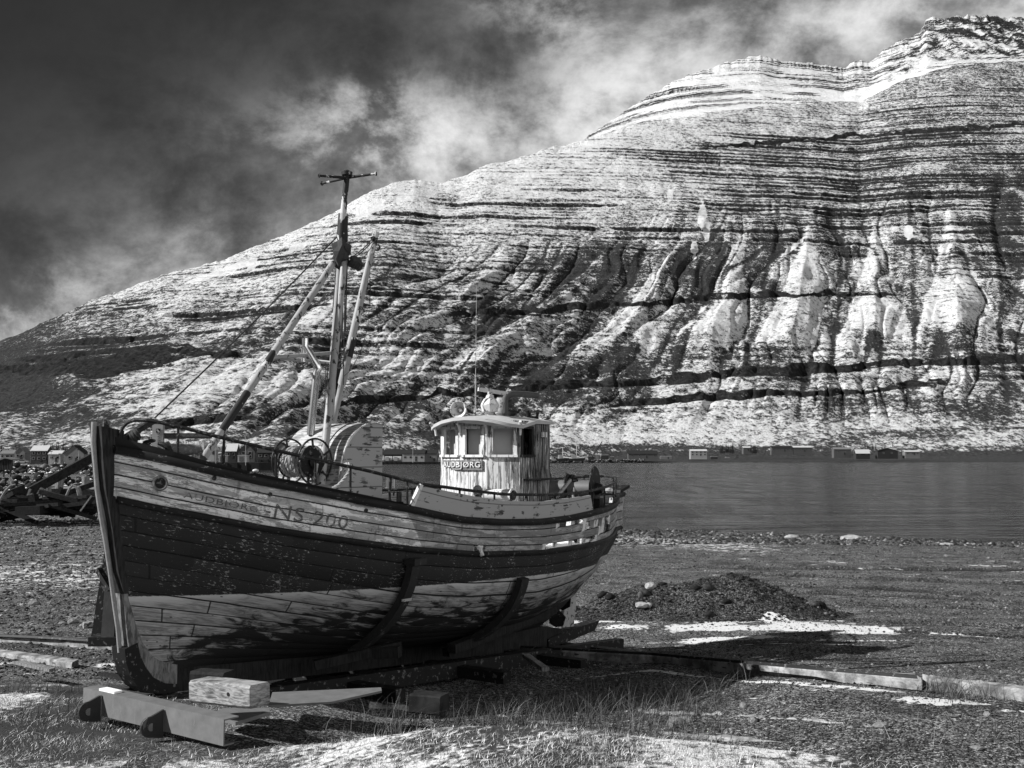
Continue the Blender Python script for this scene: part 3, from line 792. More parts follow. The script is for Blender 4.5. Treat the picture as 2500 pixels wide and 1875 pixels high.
# snow along the foot of the right hand kerb
_kp = [P(u, v, 2.0) for u, v in ((1589, 1640), (1760, 1660), (2000, 1678), (2150, 1690))]
_kx, _ky = [], []
for p__ in _kp:
    sx_, sz_ = p__.x / p__.y, (p__.z - ZC) / p__.y; Y__ = 12.0
    for _ in range(40): Y__ = .5 * Y__ + .5 * (float(gz0(sx_ * Y__, Y__)) - ZC) / sz_
    _kx.append(sx_ * Y__); _ky.append(Y__)
kerb_y = np.interp(Xg, _kx, _ky) + .30
snow += 1.2 * np.exp(-((Yg - (kerb_y - .30)) / .13) ** 2) * sst(Xg, .4, 1.3) * (1 - sst(Xg, 3.6, 4.3)) * (.6 + .6 * fbm(Xg * 2, Xg * 0, 3, .5, 3))
# speckled snow on the far pebble strips
strip = gauss2(Yg / ysh(Xg), .85 - .012 * np.clip(Xg, -5, 30), .17) * (Xg > -3) * (1 - .45 * sst(Xg / Yg, .20, .30))
snow += .80 * strip
snow += .58 * sst(Yg, 20, 34) * (1 - sst(Yg, 80, 90)) * (Xg < -2.5)
snow += .30 * (1 - sst(Yg, 30, 40)) * sst(Yg, 12.6, 15) * (Xg < -2.5)
snow += .45 * sst(Yg, 90, 120)
snow += .50 * (Xg > .5) * sst(fbm(Xg / 2.2, Yg / 1.0, 4, .6, 77), .60, .70) * (Yg > 9) * (Yg < 40)
rut = np.zeros_like(Zg)
for (ya, yb, w_) in ((31, 25, .5), (28.5, 22.6, .45), (24.5, 22.2, .3), (34, 30, .4), (21.5, 17.0, .22), (19.8, 15.9, .2), (36, 36, .6)):
    yc = np.interp(Xg, [5, 16], [ya, yb]); rut += np.exp(-((Yg - yc) / w_) ** 2) * sst(Xg, 5.5, 8)
Zg = Zg - .10 * rut
snow -= .2 * rut
V = np.stack([Xg, Yg, Zg], -1).reshape(-1, 3)
tag(np_mesh('ground', V, grid_faces(len(yy3), len(rr3)), M['ground'], {'snow': snow, 'grass': grass, 'pebble': np.clip(rut, 0, 1)}), kind='structure',
    label='gravel shore with grass bank and thin snow patches', cat='ground')

def onground(u, v, zoff=0.0, it_=12):
    """ground point seen at photo pixel u, v"""
    Y = 12.0
    for _ in range(it_ * 3):
        r = ray(u, v); z = float(gz0(r[0] / r[1] * Y, Y)) + zoff; Yn = (z - ZC) / (r[2] / r[1]); Y = .5 * Y + .5 * max(4, min(Yn, 200))
    return P(u, v, Y)

# ------------------------------------------------------------------ scattered stones as one mass
def ico():
    bm = bmesh.new(); bmesh.ops.create_icosphere(bm, subdivisions=1, radius=1.0)
    v = np.array([x.co[:] for x in bm.verts]); f = np.array([[q_.index for q_ in x.verts] for x in bm.faces]); bm.free(); return v, f
ICO_V, ICO_F = ico(); OCT_V = np.array([(1, 0, 0), (-1, 0, 0), (0, 1, 0), (0, -1, 0), (0, 0, 1), (0, 0, -1.)])
OCT_F = np.array([(0, 2, 4), (2, 1, 4), (1, 3, 4), (3, 0, 4), (2, 0, 5), (1, 2, 5), (3, 1, 5), (0, 3, 5)])
def scatter(name, pts, sizes, mat, flat=.6, base=(ICO_V, ICO_F), jit=.22, label=None, cat=None, kind='stuff', sink=.3, attrs=None):
    bv, bf = base; n = len(pts); nv = len(bv)
    sc = sizes[:, None] * (1 + RNG.uniform(-.3, .35, (n, 3))); sc[:, 2] *= flat
    v = bv[None] * sc[:, None, :] * (1 + RNG.uniform(-jit, jit, (n, nv, 1)))
    a = RNG.uniform(0, 6.28, n); c, s = np.cos(a)[:, None], np.sin(a)[:, None]
    x = v[..., 0] * c - v[..., 1] * s; y = v[..., 0] * s + v[..., 1] * c
    v = np.stack([x, y, v[..., 2]], -1); p = pts.copy(); p[:, 2] += sizes * flat * (1 - 2 * sink) * .5
    v = v + p[:, None, :]
    f = bf[None] + (np.arange(n) * nv)[:, None, None]
    o = np_mesh(name, v.reshape(-1, 3), f.reshape(-1, 3), mat, smooth=False)
    return tag(o, label, cat, kind=kind)
def polar_pts(n, y0, y1, r0, r1, mask=None, pw=1.0):
    y = y0 * (y1 / y0) ** RNG.random(n); r = RNG.uniform(r0, r1, n); x = r * y
    k = np.ones(n, bool) if mask is None else mask(x, y)
    x, y = x[k], y[k]; return np.stack([x, y, gz(x, y)], -1)
p_ = polar_pts(30000, 8.2, 62, -.03, .52, lambda x, y: (y > bank_edge(x) + .3) & (y < ysh(x)))
sz = (.008 + .022 * RNG.random(len(p_)) ** 5) * (p_[:, 1] / 14) ** .6
scatter('gravel', p_, sz, M['pebble'], base=(OCT_V, OCT_F), label='loose grey gravel spread over the shore right of the boat', cat='gravel')
p_ = polar_pts(17000, 12.6, 84, -.52, -.20, lambda x, y: y < ysh(x) + 20)
sz = (.012 + .035 * RNG.random(len(p_)) ** 4) * (p_[:, 1] / 16) ** .75
scatter('beach_pebbles', p_, sz, M['pebble'], base=(OCT_V, OCT_F), label='dark cobble beach with snow specks left of the bow', cat='pebbles')
p_ = polar_pts(9000, 30, 70, .05, .50, lambda x, y: (y > ysh(x) * (.66 + .010 * np.clip(x, 0, 22))) & (y < ysh(x) * 1.01))
sz = .05 + .12 * RNG.random(len(p_)) ** 3
scatter('shore_cobbles', p_, sz, M['pebble'], base=(OCT_V, OCT_F), label='dark cobbles along the water line behind the stern', cat='cobbles')

# ------------------------------------------------------------------ gravel heap
a_ = np.linspace(0, 2 * math.pi, 260); b_ = np.linspace(0, 1, 110); A, B = np.meshgrid(a_, b_)
Xh = MX + B * np.cos(A) * 3.7; Yh = MY + B * np.sin(A) * 2.1
def heap_h(X, Y):
    x = X - MX; y = Y - MY
    h = .56 * np.exp(-((x - .45) / 1.25) ** 2 - (y / .95) ** 2) + .46 * np.exp(-((x + 1.75) / 1.1) ** 2 - (y / .85) ** 2) + .33 * np.exp(-((x + .1) / 2.1) ** 2 - (y / 1.15) ** 2)
    h += .17 * (fbm(X * 1.4, Y * 1.4, 4, .6, 13) - .5) * 2 * np.clip(h * 2, 0, 1) + .05 * (fbm(X * 8, Y * 8, 3, .6, 14) - .5) * np.clip(h * 3, 0, 1)
    return h - .10
Zh = gz(Xh, Yh) + heap_h(Xh, Yh)
hs = -.45 + .75 * gauss2(Yh, MY - 1.45, .45) + .45 * sst(fbm(Xh * 1.3, Yh * 1.3, 3, .5, 19), .55, .68) * (Yh < MY - .5)
tag(np_mesh('gravel_heap', np.stack([Xh, Yh, Zh], -1).reshape(-1, 3), grid_faces(110, 260), M['ground'], {'snow': hs, 'grass': hs * 0, 'pebble': hs * 0 + .75}), kind='stuff',
    label='low heap of dark gravel with snow along its foot', cat='gravel heap')
n_ = 5200; aa = RNG.uniform(0, 6.28, n_); bb = RNG.random(n_) ** .6; x = MX + bb * np.cos(aa) * 3.6; y = MY + bb * np.sin(aa) * 1.9
scatter('heap_rubble', np.stack([x, y, gz(x, y) + heap_h(x, y)], -1), .010 + .035 * RNG.random(n_) ** 5 + .10 * (RNG.random(n_) > .992), M['heap_pebble'], flat=.6,
        label='small stones covering the gravel heap', cat='rubble')

# single stones one can point to
def stone(x, y, r, mat, label, group=None, on_heap=False, flat=.65, cat='stone', name='stone', sub=2):
    z = float(gz(x, y)) + (float(heap_h(np.array(x), np.array(y))) if on_heap else 0)
    mb = MB(); mb.blob((0, 0, 0), r, int(abs(x * 100 + y * 37)), sub, flat, .10)
    for i, v in enumerate(mb.v):                                  # flatten into facets
        vv = Vector(v); mb.v[i] = (round(vv.x / r * 2.4) / 2.4 * r * .55 + vv.x * .45, vv.y, vv.z)
    o = mb.build(name, mat); o.location = (x, y, z + r * flat * .45)
    return tag(o, label, cat, group)
for (u, v, r, lab, heap) in ((1585, 1387, .13, 'angular pale stone near the left top of the gravel heap', 1), (1563, 1461, .14, 'pale blocky stone low on the left flank of the gravel heap', 1),
                             (1580, 1430, .08, 'small pale stone midway up the left flank of the gravel heap', 1)):
    Y = 21.4 if v > 1400 else 22.0
    x = (u - 1250) / F * Y
    stone(x, Y, r, M['pale_stone'], lab, None, True)
for (u, v, Y, r, lab) in ((2075, 1313, 55.5, .48, 'large pale boulder at the water edge right of centre'), (1928, 1311, 57.5, .30, 'flat pale boulder at the water edge left of the large one'),
                          (2303, 1325, 52.0, .32, 'small pale boulder at the water edge near the right')):
    stone((u - 1250) / F * Y, Y, r, M['pale_stone'], lab, None, False, .35)
for (u, v, Y, r, lab) in ((163, 1400, 17.2, .16, 'round grey stone with snow under it, left of the bow'), (213, 1411, 16.6, .15, 'pale lumpy stone nearest the stem on the beach'),
                          (108, 1385, 18.6, .15, 'square grey stone far left on the cobble beach'), (200, 1374, 19.6, .13, 'grey stone above the round one near the stem'),
                          (83, 1474, 14.2, .14, 'pale pointed stone at the left of the beach'), (178, 1521, 13.05, .14, 'snow topped stone beside the plastic pipe'),
                          (133, 1490, 13.9, .075, 'small oval stone left of the pipe'), (152, 1524, 13.2, .08, 'small dark stone left of the snow topped one')):
    q_ = onground(u, v); stone(q_.x, q_.y, r * .8, M['stone'], lab)
for (u, v, r, lab) in ((1650, 1770, .085, 'largest pale stone of the cluster at the grass edge'), (1668, 1762, .06, 'middle stone of the cluster at the grass edge'), (1683, 1764, .05, 'right stone of the cluster at the grass edge'),
                      (1638, 1778, .06, 'low flat stone left in the cluster at the grass edge'), (1815, 1725, .06, 'single grey stone between the cluster and the long kerb'), (1838, 1762, .06, 'grey stone right of the cluster near the half buried rail'),
                      (2150, 1780, .07, 'flat oval stone far right beyond the grass'), (2385, 1835, .05, 'small pale stone lowest at the right'), (2410, 1745, .05, 'pale stone near the right edge below the kerb end'),
                      (2310, 1358, .12, 'grey stone far right below the water edge'), (2034, 1352, .10, 'grey stone behind the heap near the tyre ruts')):
    q_ = onground(u, v); stone(q_.x, q_.y, r * .8, M['stone'], lab)

# ================================================================== THE BOAT
TH = R(54.0); BO = Vector((-4.0, 10.5, 0.0))
BA = Vector((math.cos(TH), math.sin(TH), 0)); BN = Vector((math.sin(TH), -math.cos(TH), 0))
BZ = Vector((0, 0, 1))
def Bp(s, t, z): return BO + BA * s + BN * t + BZ * z
def it(tab):
    a = np.array(tab); 
    return lambda s: float(np.interp(s, a[:, 0], a[:, 1]))
def smooth_tab(tab, n=400):
    """monotone-ish smooth curve through the points (Catmull-Rom on a fine table)"""
    a = np.array(tab, float); xs = np.linspace(a[0, 0], a[-1, 0], n); y = np.interp(xs, a[:, 0], a[:, 1])
    for _ in range(10):
        y[1:-1] = (y[:-2] + 2 * y[1:-1] + y[2:]) / 4
    return lambda s: float(np.interp(s, xs, y))
B1 = smooth_tab([(.17, .09), (.3, .30), (.5, .56), (.75, .80), (1, .97), (1.5, 1.19), (2, 1.34), (2.5, 1.44), (3, 1.51), (4, 1.58), (5, 1.60), (6, 1.55), (6.5, 1.49), (7, 1.38), (7.5, 1.22), (8, 1.01), (8.5, .75), (9, .46), (9.5, .17), (9.85, .06)])
B2 = smooth_tab([(.2, .09), (.3, .22), (.5, .45), (.75, .68), (1, .85), (1.5, 1.08), (2, 1.24), (2.5, 1.35), (3, 1.43), (4, 1.51), (5, 1.53), (6, 1.48), (6.5, 1.42), (7, 1.31), (7.5, 1.15), (8, .93), (8.5, .67), (9, .40), (9.5, .13), (9.75, .05)])
Z1 = smooth_tab([(.1, 2.40), (.75, 2.17), (1.18, 2.06), (1.69, 1.955), (2.28, 1.835), (2.94, 1.73), (3.3, 1.66), (3.72, 1.59), (4.43, 1.53), (5.25, 1.50), (5.89, 1.51), (6.7, 1.55), (7.97, 1.60), (9, 1.65), (9.9, 1.69)])
Z2 = smooth_tab([(.2, 1.90), (.46, 1.81), (.83, 1.71), (1.27, 1.60), (1.79, 1.50), (2.38, 1.40), (3.0, 1.30), (4.05, 1.18), (5.39, 1.11), (6.43, 1.11), (7.71, 1.12), (8.89, 1.12), (9.9, 1.14)])
# rabbet (bottom of the planking) along the centre line
STEMX = smooth_tab([(.0, .62), (.15, .50), (.3, .35), (.46, .27), (.91, .15), (1.3, .09), (1.59, .05), (1.9, .02), (2.2, .0)])
def shift(s, z): return STEMX(z) * math.exp(-max(s - .2, 0) / .9)
ZR = smooth_tab([(.17, .14), (1.1, .13), (2, .08), (4, -.06), (6, -.20), (7.4, -.22), (7.9, -.02), (8.4, .20), (9.0, .47), (9.45, .76), (9.7, 1.0), (9.9, 1.10)])
def sect(s, x):
    """half breadth at depth fraction x (0 at the lower rub rail, 1 at the rabbet)"""
    m = np.interp(s, [0, .5, 1.2, 2.2, 3.5, 5.5, 7, 8, 9, 10], [1.0, 1.15, 1.4, 1.8, 2.4, 2.5, 1.75, 1.35, 1.1, 1.0])
    q_ = np.interp(s, [0, .5, 1.2, 2.2, 3.5, 5.5, 7, 8, 9, 10], [1.0, 1.0, 1.05, 1.15, 1.35, 1.35, 1.05, .95, .95, 1.0])
    b = B2(s); r = .05
    return r + (b - r) * max(0.0, 1 - x ** m) ** (1 / q_) if b > r else b
NST = 12                                                 # strakes below the lower rub rail
def _girth(s):
    xs = np.linspace(0, 1, 80); t = np.array([sect(s, x) for x in xs]); z = Z2(s) + (ZR(s) - Z2(s)) * xs
    L = np.concatenate([[0], np.cumsum(np.hypot(np.diff(t), np.diff(z)))]); return xs, t, z, L / L[-1]
_gc = {}
def hull(s, V, off=0.0):
    """point (t, z) of the port planking; V 0..4 above the lower rub rail, 4..4+NST below"""
    if V <= 4:
        k = V / 4; t = B1(s) + (B2(s) - B1(s)) * k + .015 * math.sin(math.pi * k); z = Z1(s) + (Z2(s) - Z1(s)) * k
        return t + off, z
    key = round(s, 4)
    if key not in _gc: _gc[key] = _girth(s)
    xs, t, z, L = _gc[key]; k = (V - 4) / NST
    tt = float(np.interp(k, L, t)); zz = float(np.interp(k, L, z))
    if off:
        e = .01; dt = float(np.interp(min(k + e, 1), L, t) - np.interp(max(k - e, 0), L, t)); dz = float(np.interp(min(k + e, 1), L, z) - np.interp(max(k - e, 0), L, z))
        l = math.hypot(dt, dz) or 1; tt += -dz / l * off; zz += dt / l * off
    return tt, zz

boat = empty('fishing_boat', BO, 'derelict wooden fishing boat with peeling paint propped up on the shore', 'fishing boat')
SS = np.concatenate([np.linspace(.17, 1.2, 46, endpoint=False), np.linspace(1.2, 9.0, 150, endpoint=False), np.linspace(9.0, 9.85, 26)])
_pr = random.Random(3); PROUD = [_pr.uniform(-.004, .004) for _ in range(20)]
def strip(mb, svals, v0, v1, side, thick=.034, taper0=None):
    """one run of planking between V=v0 and v1 with a caulked groove at each edge"""
    rows = [v0, v0 + .035, v0 + .09, (v0 + v1) / 2, v1 - .09, v1 - .035, v1]
    pr = PROUD[int(v0) % 20]; offs = [-.010, -.002 + pr, pr, pr + .002, pr, -.002 + pr, -.010]
    o = len(mb.v); n = len(svals); m = len(rows); vs = []; uv = []
    for s in svals:
        for k, V_ in enumerate(rows):
            t, z = hull(s, V_, offs[k]); t = max(t, .03); vs.append(Bp(s + (shift(s, z) if V_ > 4 else 0), side * t, z)); uv.append((s + (20 if side < 0 else 0), min(max(V_, v0 + .002), v1 - .002)))
    fs = [(i * m + k, i * m + k + 1, (i + 1) * m + k + 1, (i + 1) * m + k) for i in range(n - 1) for k in range(m - 1)]
    if thick:
        b = len(vs)
        for s in svals:
            for V_ in (v0, v1):
                t, z = hull(s, V_, -thick); vs.append(Bp(s, side * max(t, .01), z)); uv.append((s, V_ * .999 + .001))
        fs += [(b + i * 2, b + (i + 1) * 2, b + (i + 1) * 2 + 1, b + i * 2 + 1) for i in range(n - 1)]
        fs += [(i * m, (i + 1) * m, b + (i + 1) * 2, b + i * 2) for i in range(n - 1)]
        fs += [(i * m + m - 1, b + i * 2 + 1, b + (i + 1) * 2 + 1, (i + 1) * m + m - 1) for i in range(n - 1)]
        fs += [tuple(list(range(m)) + [b + 1, b]), tuple(list(range((n - 1) * m, n * m)) + [b + (n - 1) * 2 + 1, b + (n - 1) * 2])]
    mb.add(vs, fs, uv)
mb = MB()
for side in (1, -1):
    for k in range(NST): strip(mb, SS, 4 + k, 5 + k, side, thick=0)
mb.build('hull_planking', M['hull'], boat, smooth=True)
# topsides, with the broken strakes aft on the port side
mb = MB()
runs = {0: [(.17, 5.62), (6.45, 9.85)], 1: [(.17, 6.35), (7.6, 9.85)], 2: [(.17, 7.0), (7.75, 9.85)], 3: [(.17, 3.93), (4.16, 5.35), (6.95, 9.85)]}
for k in range(4):
    for (a, b) in runs[k]:
        sv = [a] + [s for s in SS if a + .02 < s < b - .02] + [b]
        lo_v, hi_v = k, k + 1
        strip(mb, sv, lo_v, hi_v, 1)
    strip(mb, list(SS), k, k + 1, -1)
mb.build('topside_planking', M['hull'], boat, smooth=True)
# broken ends: splintered slivers where the strakes are torn
for (s0, V0, dirn, ln, n_) in ((5.62, .5, 1, .10, 5), (6.45, .6, -1, .22, 6), (6.35, 1.5, 1, .28, 7), (7.0, 2.5, 1, .22, 6), (5.35, 3.5, 1, .25, 6), (6.95, 3.5, -1, .2, 5), (7.6, 1.5, -1, .2, 5)):
    mb = MB()
    for i in range(n_):
        v = V0 - .42 + .84 * i / (n_ - 1); l = ln * random.uniform(.3, 1.0)
        t0, z0 = hull(s0, v); t1, z1 = hull(s0 + dirn * l, v + random.uniform(-.05, .05))
        w_ = .5 * (Z1(s0) - Z2(s0)) / 4 * 2.0 / (n_ - 1) * .95
        a = [Bp(s0 - dirn * .01, t0 + .0, z0 - w_), Bp(s0 - dirn * .01, t0, z0 + w_), Bp(s0 + dirn * l, t1, z1 + .004), Bp(s0 + dirn * l, t1, z1 - .004)]
        b = [p - BN * .028 for p in a]; mb.hexa(a + b)
    mb.build('splintered_plank_end', M['white_wood'], boat, label='splintered grey end of a broken stern plank')

def moulding(name, Zf, Bf, h, w, mat, s0=.15, s1=9.88, dz=0.0, label=None):
    mb = MB(); sv = [s0] + [s for s in SS if s0 + .01 < s < s1 - .01] + [s1]
    for side in (1, -1):
        vs = []; n = len(sv)
        for s in sv:
            t = Bf(s); z = Zf(s) + dz; j = .003 * math.sin(s * 9.7) + .002 * math.sin(s * 31)
            for (a, b) in ((-.03, -h / 2), (w * .75, -h / 2), (w + j, -h * .18), (w + j, h * .2), (w * .7, h / 2), (-.03, h / 2)): vs.append(Bp(s, side * (t + a), z + b))
        mb.add(vs, [(i * 6 + k, i * 6 + (k + 1) % 6, (i + 1) * 6 + (k + 1) % 6, (i + 1) * 6 + k) for i in range(n - 1) for k in range(6)] + [(0, 1, 2, 3, 4, 5), tuple((n - 1) * 6 + k for k in (5, 4, 3, 2, 1, 0))])
    return mb.build(name, mat, boat, smooth=True, label=label)
M['rail_black'] = mat_plain('rail_black', .012, .6, 0, .4, 10, .5, .004, .16, .12, 14, (1, 1, 2))
moulding('cap_rail', Z1, B1, .075, .055, M['rail_black'])
moulding('rub_rail', Z2, B2, .060, .050, M['rail_black'], s0=.2, s1=9.8)

# short raised board along the bow and the grey bulwark aft
def board_run(name, s0, s1, topf, mat, out=0.0, thick=.03, bott=.02, rake=0.0, sides=(1, -1), label=None, n=60, rake1=0.0):
    mb = MB()
    for side in sides:
        vs = []; uv = []
        for i in range(n):
            s = s0 + (s1 - s0) * i / (n - 1)
            zb = Z1(s) + bott; zt = max(topf(s), zb + .004); t = B1(s) + out; h = zt - zb
            e0 = rake * (1 - i / (n - 1)) + rake1 * i / (n - 1)
            vs += [Bp(s, side * t, zb), Bp(s + e0, side * (t + .02), zt), Bp(s + e0, side * (t + .02 - thick), zt), Bp(s, side * (t - thick), zb)]
            uv += [(s, 0), (s, h), (s, h + .01), (s, 0)]
        fs = [(i * 4 + k, i * 4 + (k + 1) % 4, (i + 1) * 4 + (k + 1) % 4, (i + 1) * 4 + k) for i in range(n - 1) for k in range(4)] + [(0, 1, 2, 3), ((n - 1) * 4 + 3, (n - 1) * 4 + 2, (n - 1) * 4 + 1, (n - 1) * 4)]
        mb.add(vs, fs, uv)
    return mb.build(name, mat, boat, label=label)
FBT = smooth_tab([(.17, 2.50), (.42, 2.39), (.76, 2.25), (1.19, 2.13), (1.7, 2.02), (2.3, 1.905), (2.87, 1.79), (3.1, 1.72)])
M['bow_board'] = mat_plain('bow_board_paint', .014, .6, 0, .3, 4, .5, .004, .07, .38, 4.0, (1, 1, 3))
board_run('bow_bulwark', .17, 3.02, FBT, M['bow_board'], out=-.01, bott=.03)
ABT = smooth_tab([(3.0, 1.975), (3.74, 1.865), (4.35, 1.785), (5.28, 1.75), (5.92, 1.77), (6.8, 1.79)])
board_run('aft_bulwark', 2.93, 6.72, ABT, M['bulwark'], out=-.005, bott=.035, rake=.12, rake1=-.10)
for side in (1, -1):
    mb = MB(); mb.beam(Bp(2.90, side * (B1(2.9) - .01), Z1(2.9) + .03), Bp(3.02, side * (B1(3.0) + .01), ABT(3.0) + .03), .05, .04)
    mb.build('bulwark_end_post', M['white_paint'], boat, label='white painted end post of the grey aft bulwark')

# deck, stem, keel, sternpost, rudder, propeller
mb = MB(); sv = np.linspace(.35, 9.6, 60); vs = []; uv = []
for s in sv:
    z = Z2(s) + .03
    for k in range(9):
        f = -1 + 2 * k / 8; t = f * (B2(s) - .03); vs.append(Bp(s, t, z + .05 * (1 - f * f))); uv.append((s, t + 3))
mb.add(vs, [(i * 9 + k, i * 9 + k + 1, (i + 1) * 9 + k + 1, (i + 1) * 9 + k) for i in range(59) for k in range(8)], uv)
deck = mb.build('deck', M['deck_planks'], boat, smooth=True)
mb = MB()                                                          # snow lying in the waterway aft
for (sa, sb) in ((4.9, 6.3), (6.6, 9.2)):
    vs = []; n = 30
    for i in range(n):
        s = sa + (sb - sa) * i / (n - 1); w_ = .16 * math.sin(math.pi * i / (n - 1)) ** .6 + .01; z = Z2(s) + .032
        vs += [Bp(s, B2(s) - .03, z), Bp(s, B2(s) - .05, z + .035), Bp(s, B2(s) - .05 - w_, z + .045), Bp(s, B2(s) - .12 - w_, z)]
    mb.add(vs, [(i * 4 + k, i * 4 + k + 1, (i + 1) * 4 + k + 1, (i + 1) * 4 + k) for i in range(n - 1) for k in range(3)])
snow_line = mb.build('snow_drift', M['snow'], None, smooth=True)
tag(snow_line, 'thin white snow drift lying along the stern deck edge', 'snow', kind='stuff')
def profile_plate(name, prof, half, mat, label=None, taper=None):
    """solid cut from a side outline (s, z) with half thickness"""
    mb = MB(); mb.prism([Bp(s, half, z) for s, z in prof], BN * (-2 * half)); return mb.build(name, mat, boat, label=label)
stem_front = [(.0, 2.63), (.02, 2.3), (.06, 2.0), (.15, 1.58), (.22, 1.2), (.29, .80), (.335, .55)]
stem_back = [(.32, .55), (.30, .9), (.27, 1.3), (.24, 1.9), (.24, 2.3), (.30, 2.58)]
profile_plate('stem', [(.02, 2.60)] + [(s + .025, z) for s, z in stem_front[1:5]] + [(.31, .99), (.45, .99), (.37, 1.3), (.31, 1.7), (.27, 2.1), (.27, 2.56)], .095, M['stem_wood'])
M['stem_low'] = mat_wood('stem_low_wood', .20, .05, axis=(10, 10, 3))
profile_plate('stem_foot', [(.31, .985), (.335, .78), (.37, .55), (.39, .40), (.45, .22), (.56, .10), (.75, .04), (.95, .03), (.95, .22), (.80, .26), (.66, .36), (.56, .52), (.49, .75), (.455, .985)], .09, M['stem_low'], label='bare grey foot of the stem below the waterline')
mb = MB(); pts = [(.005, 2.64), (.0, 2.45), (.025, 2.25), (.055, 2.0), (.10, 1.75), (.16, 1.5), (.215, 1.2), (.27, .90), (.315, .65), (.345, .42)]
mb.tube([Bp(s, .0, z) for s, z in pts], [.026, .027, .022, .024, .021, .024, .020, .022, .020, .022], 10)
M['stem_iron'] = mat_plain('stem_iron', .22, .8, 0, .4, 16, .6, .006, .09, .3, 12)
mb.build('stem_band', M['stem_iron'], boat, smooth=True, label='worn pale round iron band down the front of the stem')
mb = MB(); sh = [(.325, .46), (.345, .33), (.395, .20), (.48, .08), (.60, .0), (.78, -.04), (.95, -.05)]
inner = [(.95, .03), (.80, .06), (.66, .14), (.57, .25), (.50, .38), (.47, .50)]
mb.prism([Bp(s, .105, z) for s, z in sh + inner], BN * -.21)
mb.build('stem_shoe', M['dark_steel'], boat, smooth=False)
profile_plate('keel', [(.9, -.05), (3, -.20), (6, -.42), (8.0, -.55), (8.0, -.30), (7.5, -.20), (6, -.15), (4, -.02), (2, .12), (.9, .24)], .07, M['dark_wood'])
profile_plate('keel_shoe', [(7.6, -.56), (8.9, -.44), (9.05, -.30), (8.2, -.34), (7.6, -.40)], .10, M['dark_steel'], label='black iron shoe reaching aft under the propeller')
profile_plate('sternpost', [(9.62, 1.02), (9.80, 1.06), (9.93, 1.68), (9.80, 1.72), (9.70, 1.4)], .06, M['grey_paint'])
profile_plate('stern_cap', [(9.7, 1.70), (10.03, 1.80), (10.02, 1.84), (9.72, 1.76)], .11, M['rail_black'])
profile_plate('rudder', [(8.16, .12), (8.5, .26), (8.46, -.1), (8.40, -.32), (8.10, -.30)], .025, M['grey_paint'])
mb = MB(); pc = Bp(7.95, 0, .02); mb.lathe(pc, BA, [(-.12, .03), (-.10, .05), (.06, .05), (.12, .02)], 12)
for k in range(3):
    a = 2 * math.pi * k / 3 + .5; e1 = BN * math.cos(a) + BZ * math.sin(a); e2 = BN * -math.sin(a) + BZ * math.cos(a)
    ring = [pc + e1 * .04 + e2 * .03 + BA * .03, pc + e1 * .14 + e2 * .14 + BA * .05, pc + e1 * .27 + e2 * .11 + BA * .03, pc + e1 * .30 + BA * .0, pc + e1 * .25 - e2 * .10 - BA * .03, pc + e1 * .12 - e2 * .10 - BA * .05, pc + e1 * .04 - e2 * .03 - BA * .03]
    mb.prism(ring, BA * .014)
mb.build('propeller', M['dark_steel'], boat)
for s in np.arange(3.2, 9.3, .42):                                   # bulwark stanchions, seen through the torn planking
    for side in (1, -1):
        w_ = .10 if 5.2 < s < 7.2 else .07; mb = MB()
        mb.beam(Bp(s, side * (B2(s) - .075), Z2(s) + .0), Bp(s, side * (B1(s) - .075), Z1(s)), .07, w_, up=BA)
        mb.build('stanchion', M['white_wood'], boat)
mb = MB()
hc = Bp(.44, hull(.44, 1.95)[0], hull(.44, 1.95)[1])
nrm = (BN * .70 - BA * .70).normalized()
mb = MB(); mb.torus(hc + nrm * .01, nrm, .062, .012, 28, 8)
hp = mb.build('hawse_pipe', M['rusty_steel'], boat, smooth=True)
mb = MB(); mb.lathe(hc + nrm * .004, nrm, [(-.05, .055), (.006, .058)], 20); d_ = mb.build('hawse_hole', M['black_iron'], hp, smooth=True)
for (s, V_) in ((.79, .55), (1.27, .95), (2.3, .8)):
    mb = MB(); t, z = hull(s, V_); mb.lathe(Bp(s, t - .01, z), BN * .8 - BA * .5, [(0, .02), (.02, .022)], 12)
    mb.build('bolt_hole', M['black_iron'], boat, label='dark round bolt hole in the bow planking')
# scupper fitting amidships
mb = MB(); s = 4.05; t, z = hull(s, 3.5); mb.tube([Bp(s, t - .05, z + .02), Bp(s, t + .02, z), Bp(s, t + .05, z - .07)], .028, 10); mb.build('scupper_pipe', M['white_paint'], boat, smooth=True)

# lettering --------------------------------------------------------
def text_mesh(txt, size, extrude=0.0, spacing=1.0):
    cu_ = bpy.data.curves.new('t', 'FONT'); cu_.body = txt; cu_.size = size; cu_.extrude = extrude; cu_.space_character = spacing; cu_.resolution_u = 4
    o = bpy.data.objects.new('t', cu_); COL.objects.link(o); bpy.context.view_layer.update()
    me = bpy.data.meshes.new_from_object(o.evaluated_get(bpy.context.evaluated_depsgraph_get()))
    bpy.data.objects.remove(o); bpy.data.curves.remove(cu_)
    bm = bmesh.new(); bm.from_mesh(me); xs = [v.co.x for v in bm.verts]; x0, x1 = min(xs), max(xs)
    for c in np.arange(x0 + .06, x1, .06):
        bmesh.ops.bisect_plane(bm, geom=bm.verts[:] + bm.edges[:] + bm.faces[:], plane_co=(c, 0, 0), plane_no=(1, 0, 0))
    bmesh.ops.triangulate(bm, faces=bm.faces)
    bm.verts.index_update()
    vs = [v.co.copy() for v in bm.verts]; fs = [tuple(v.index for v in f.verts) for f in bm.faces]; bm.free(); bpy.data.meshes.remove(me)
    for v in vs: v.x -= x0
    return vs, fs, x1 - x0
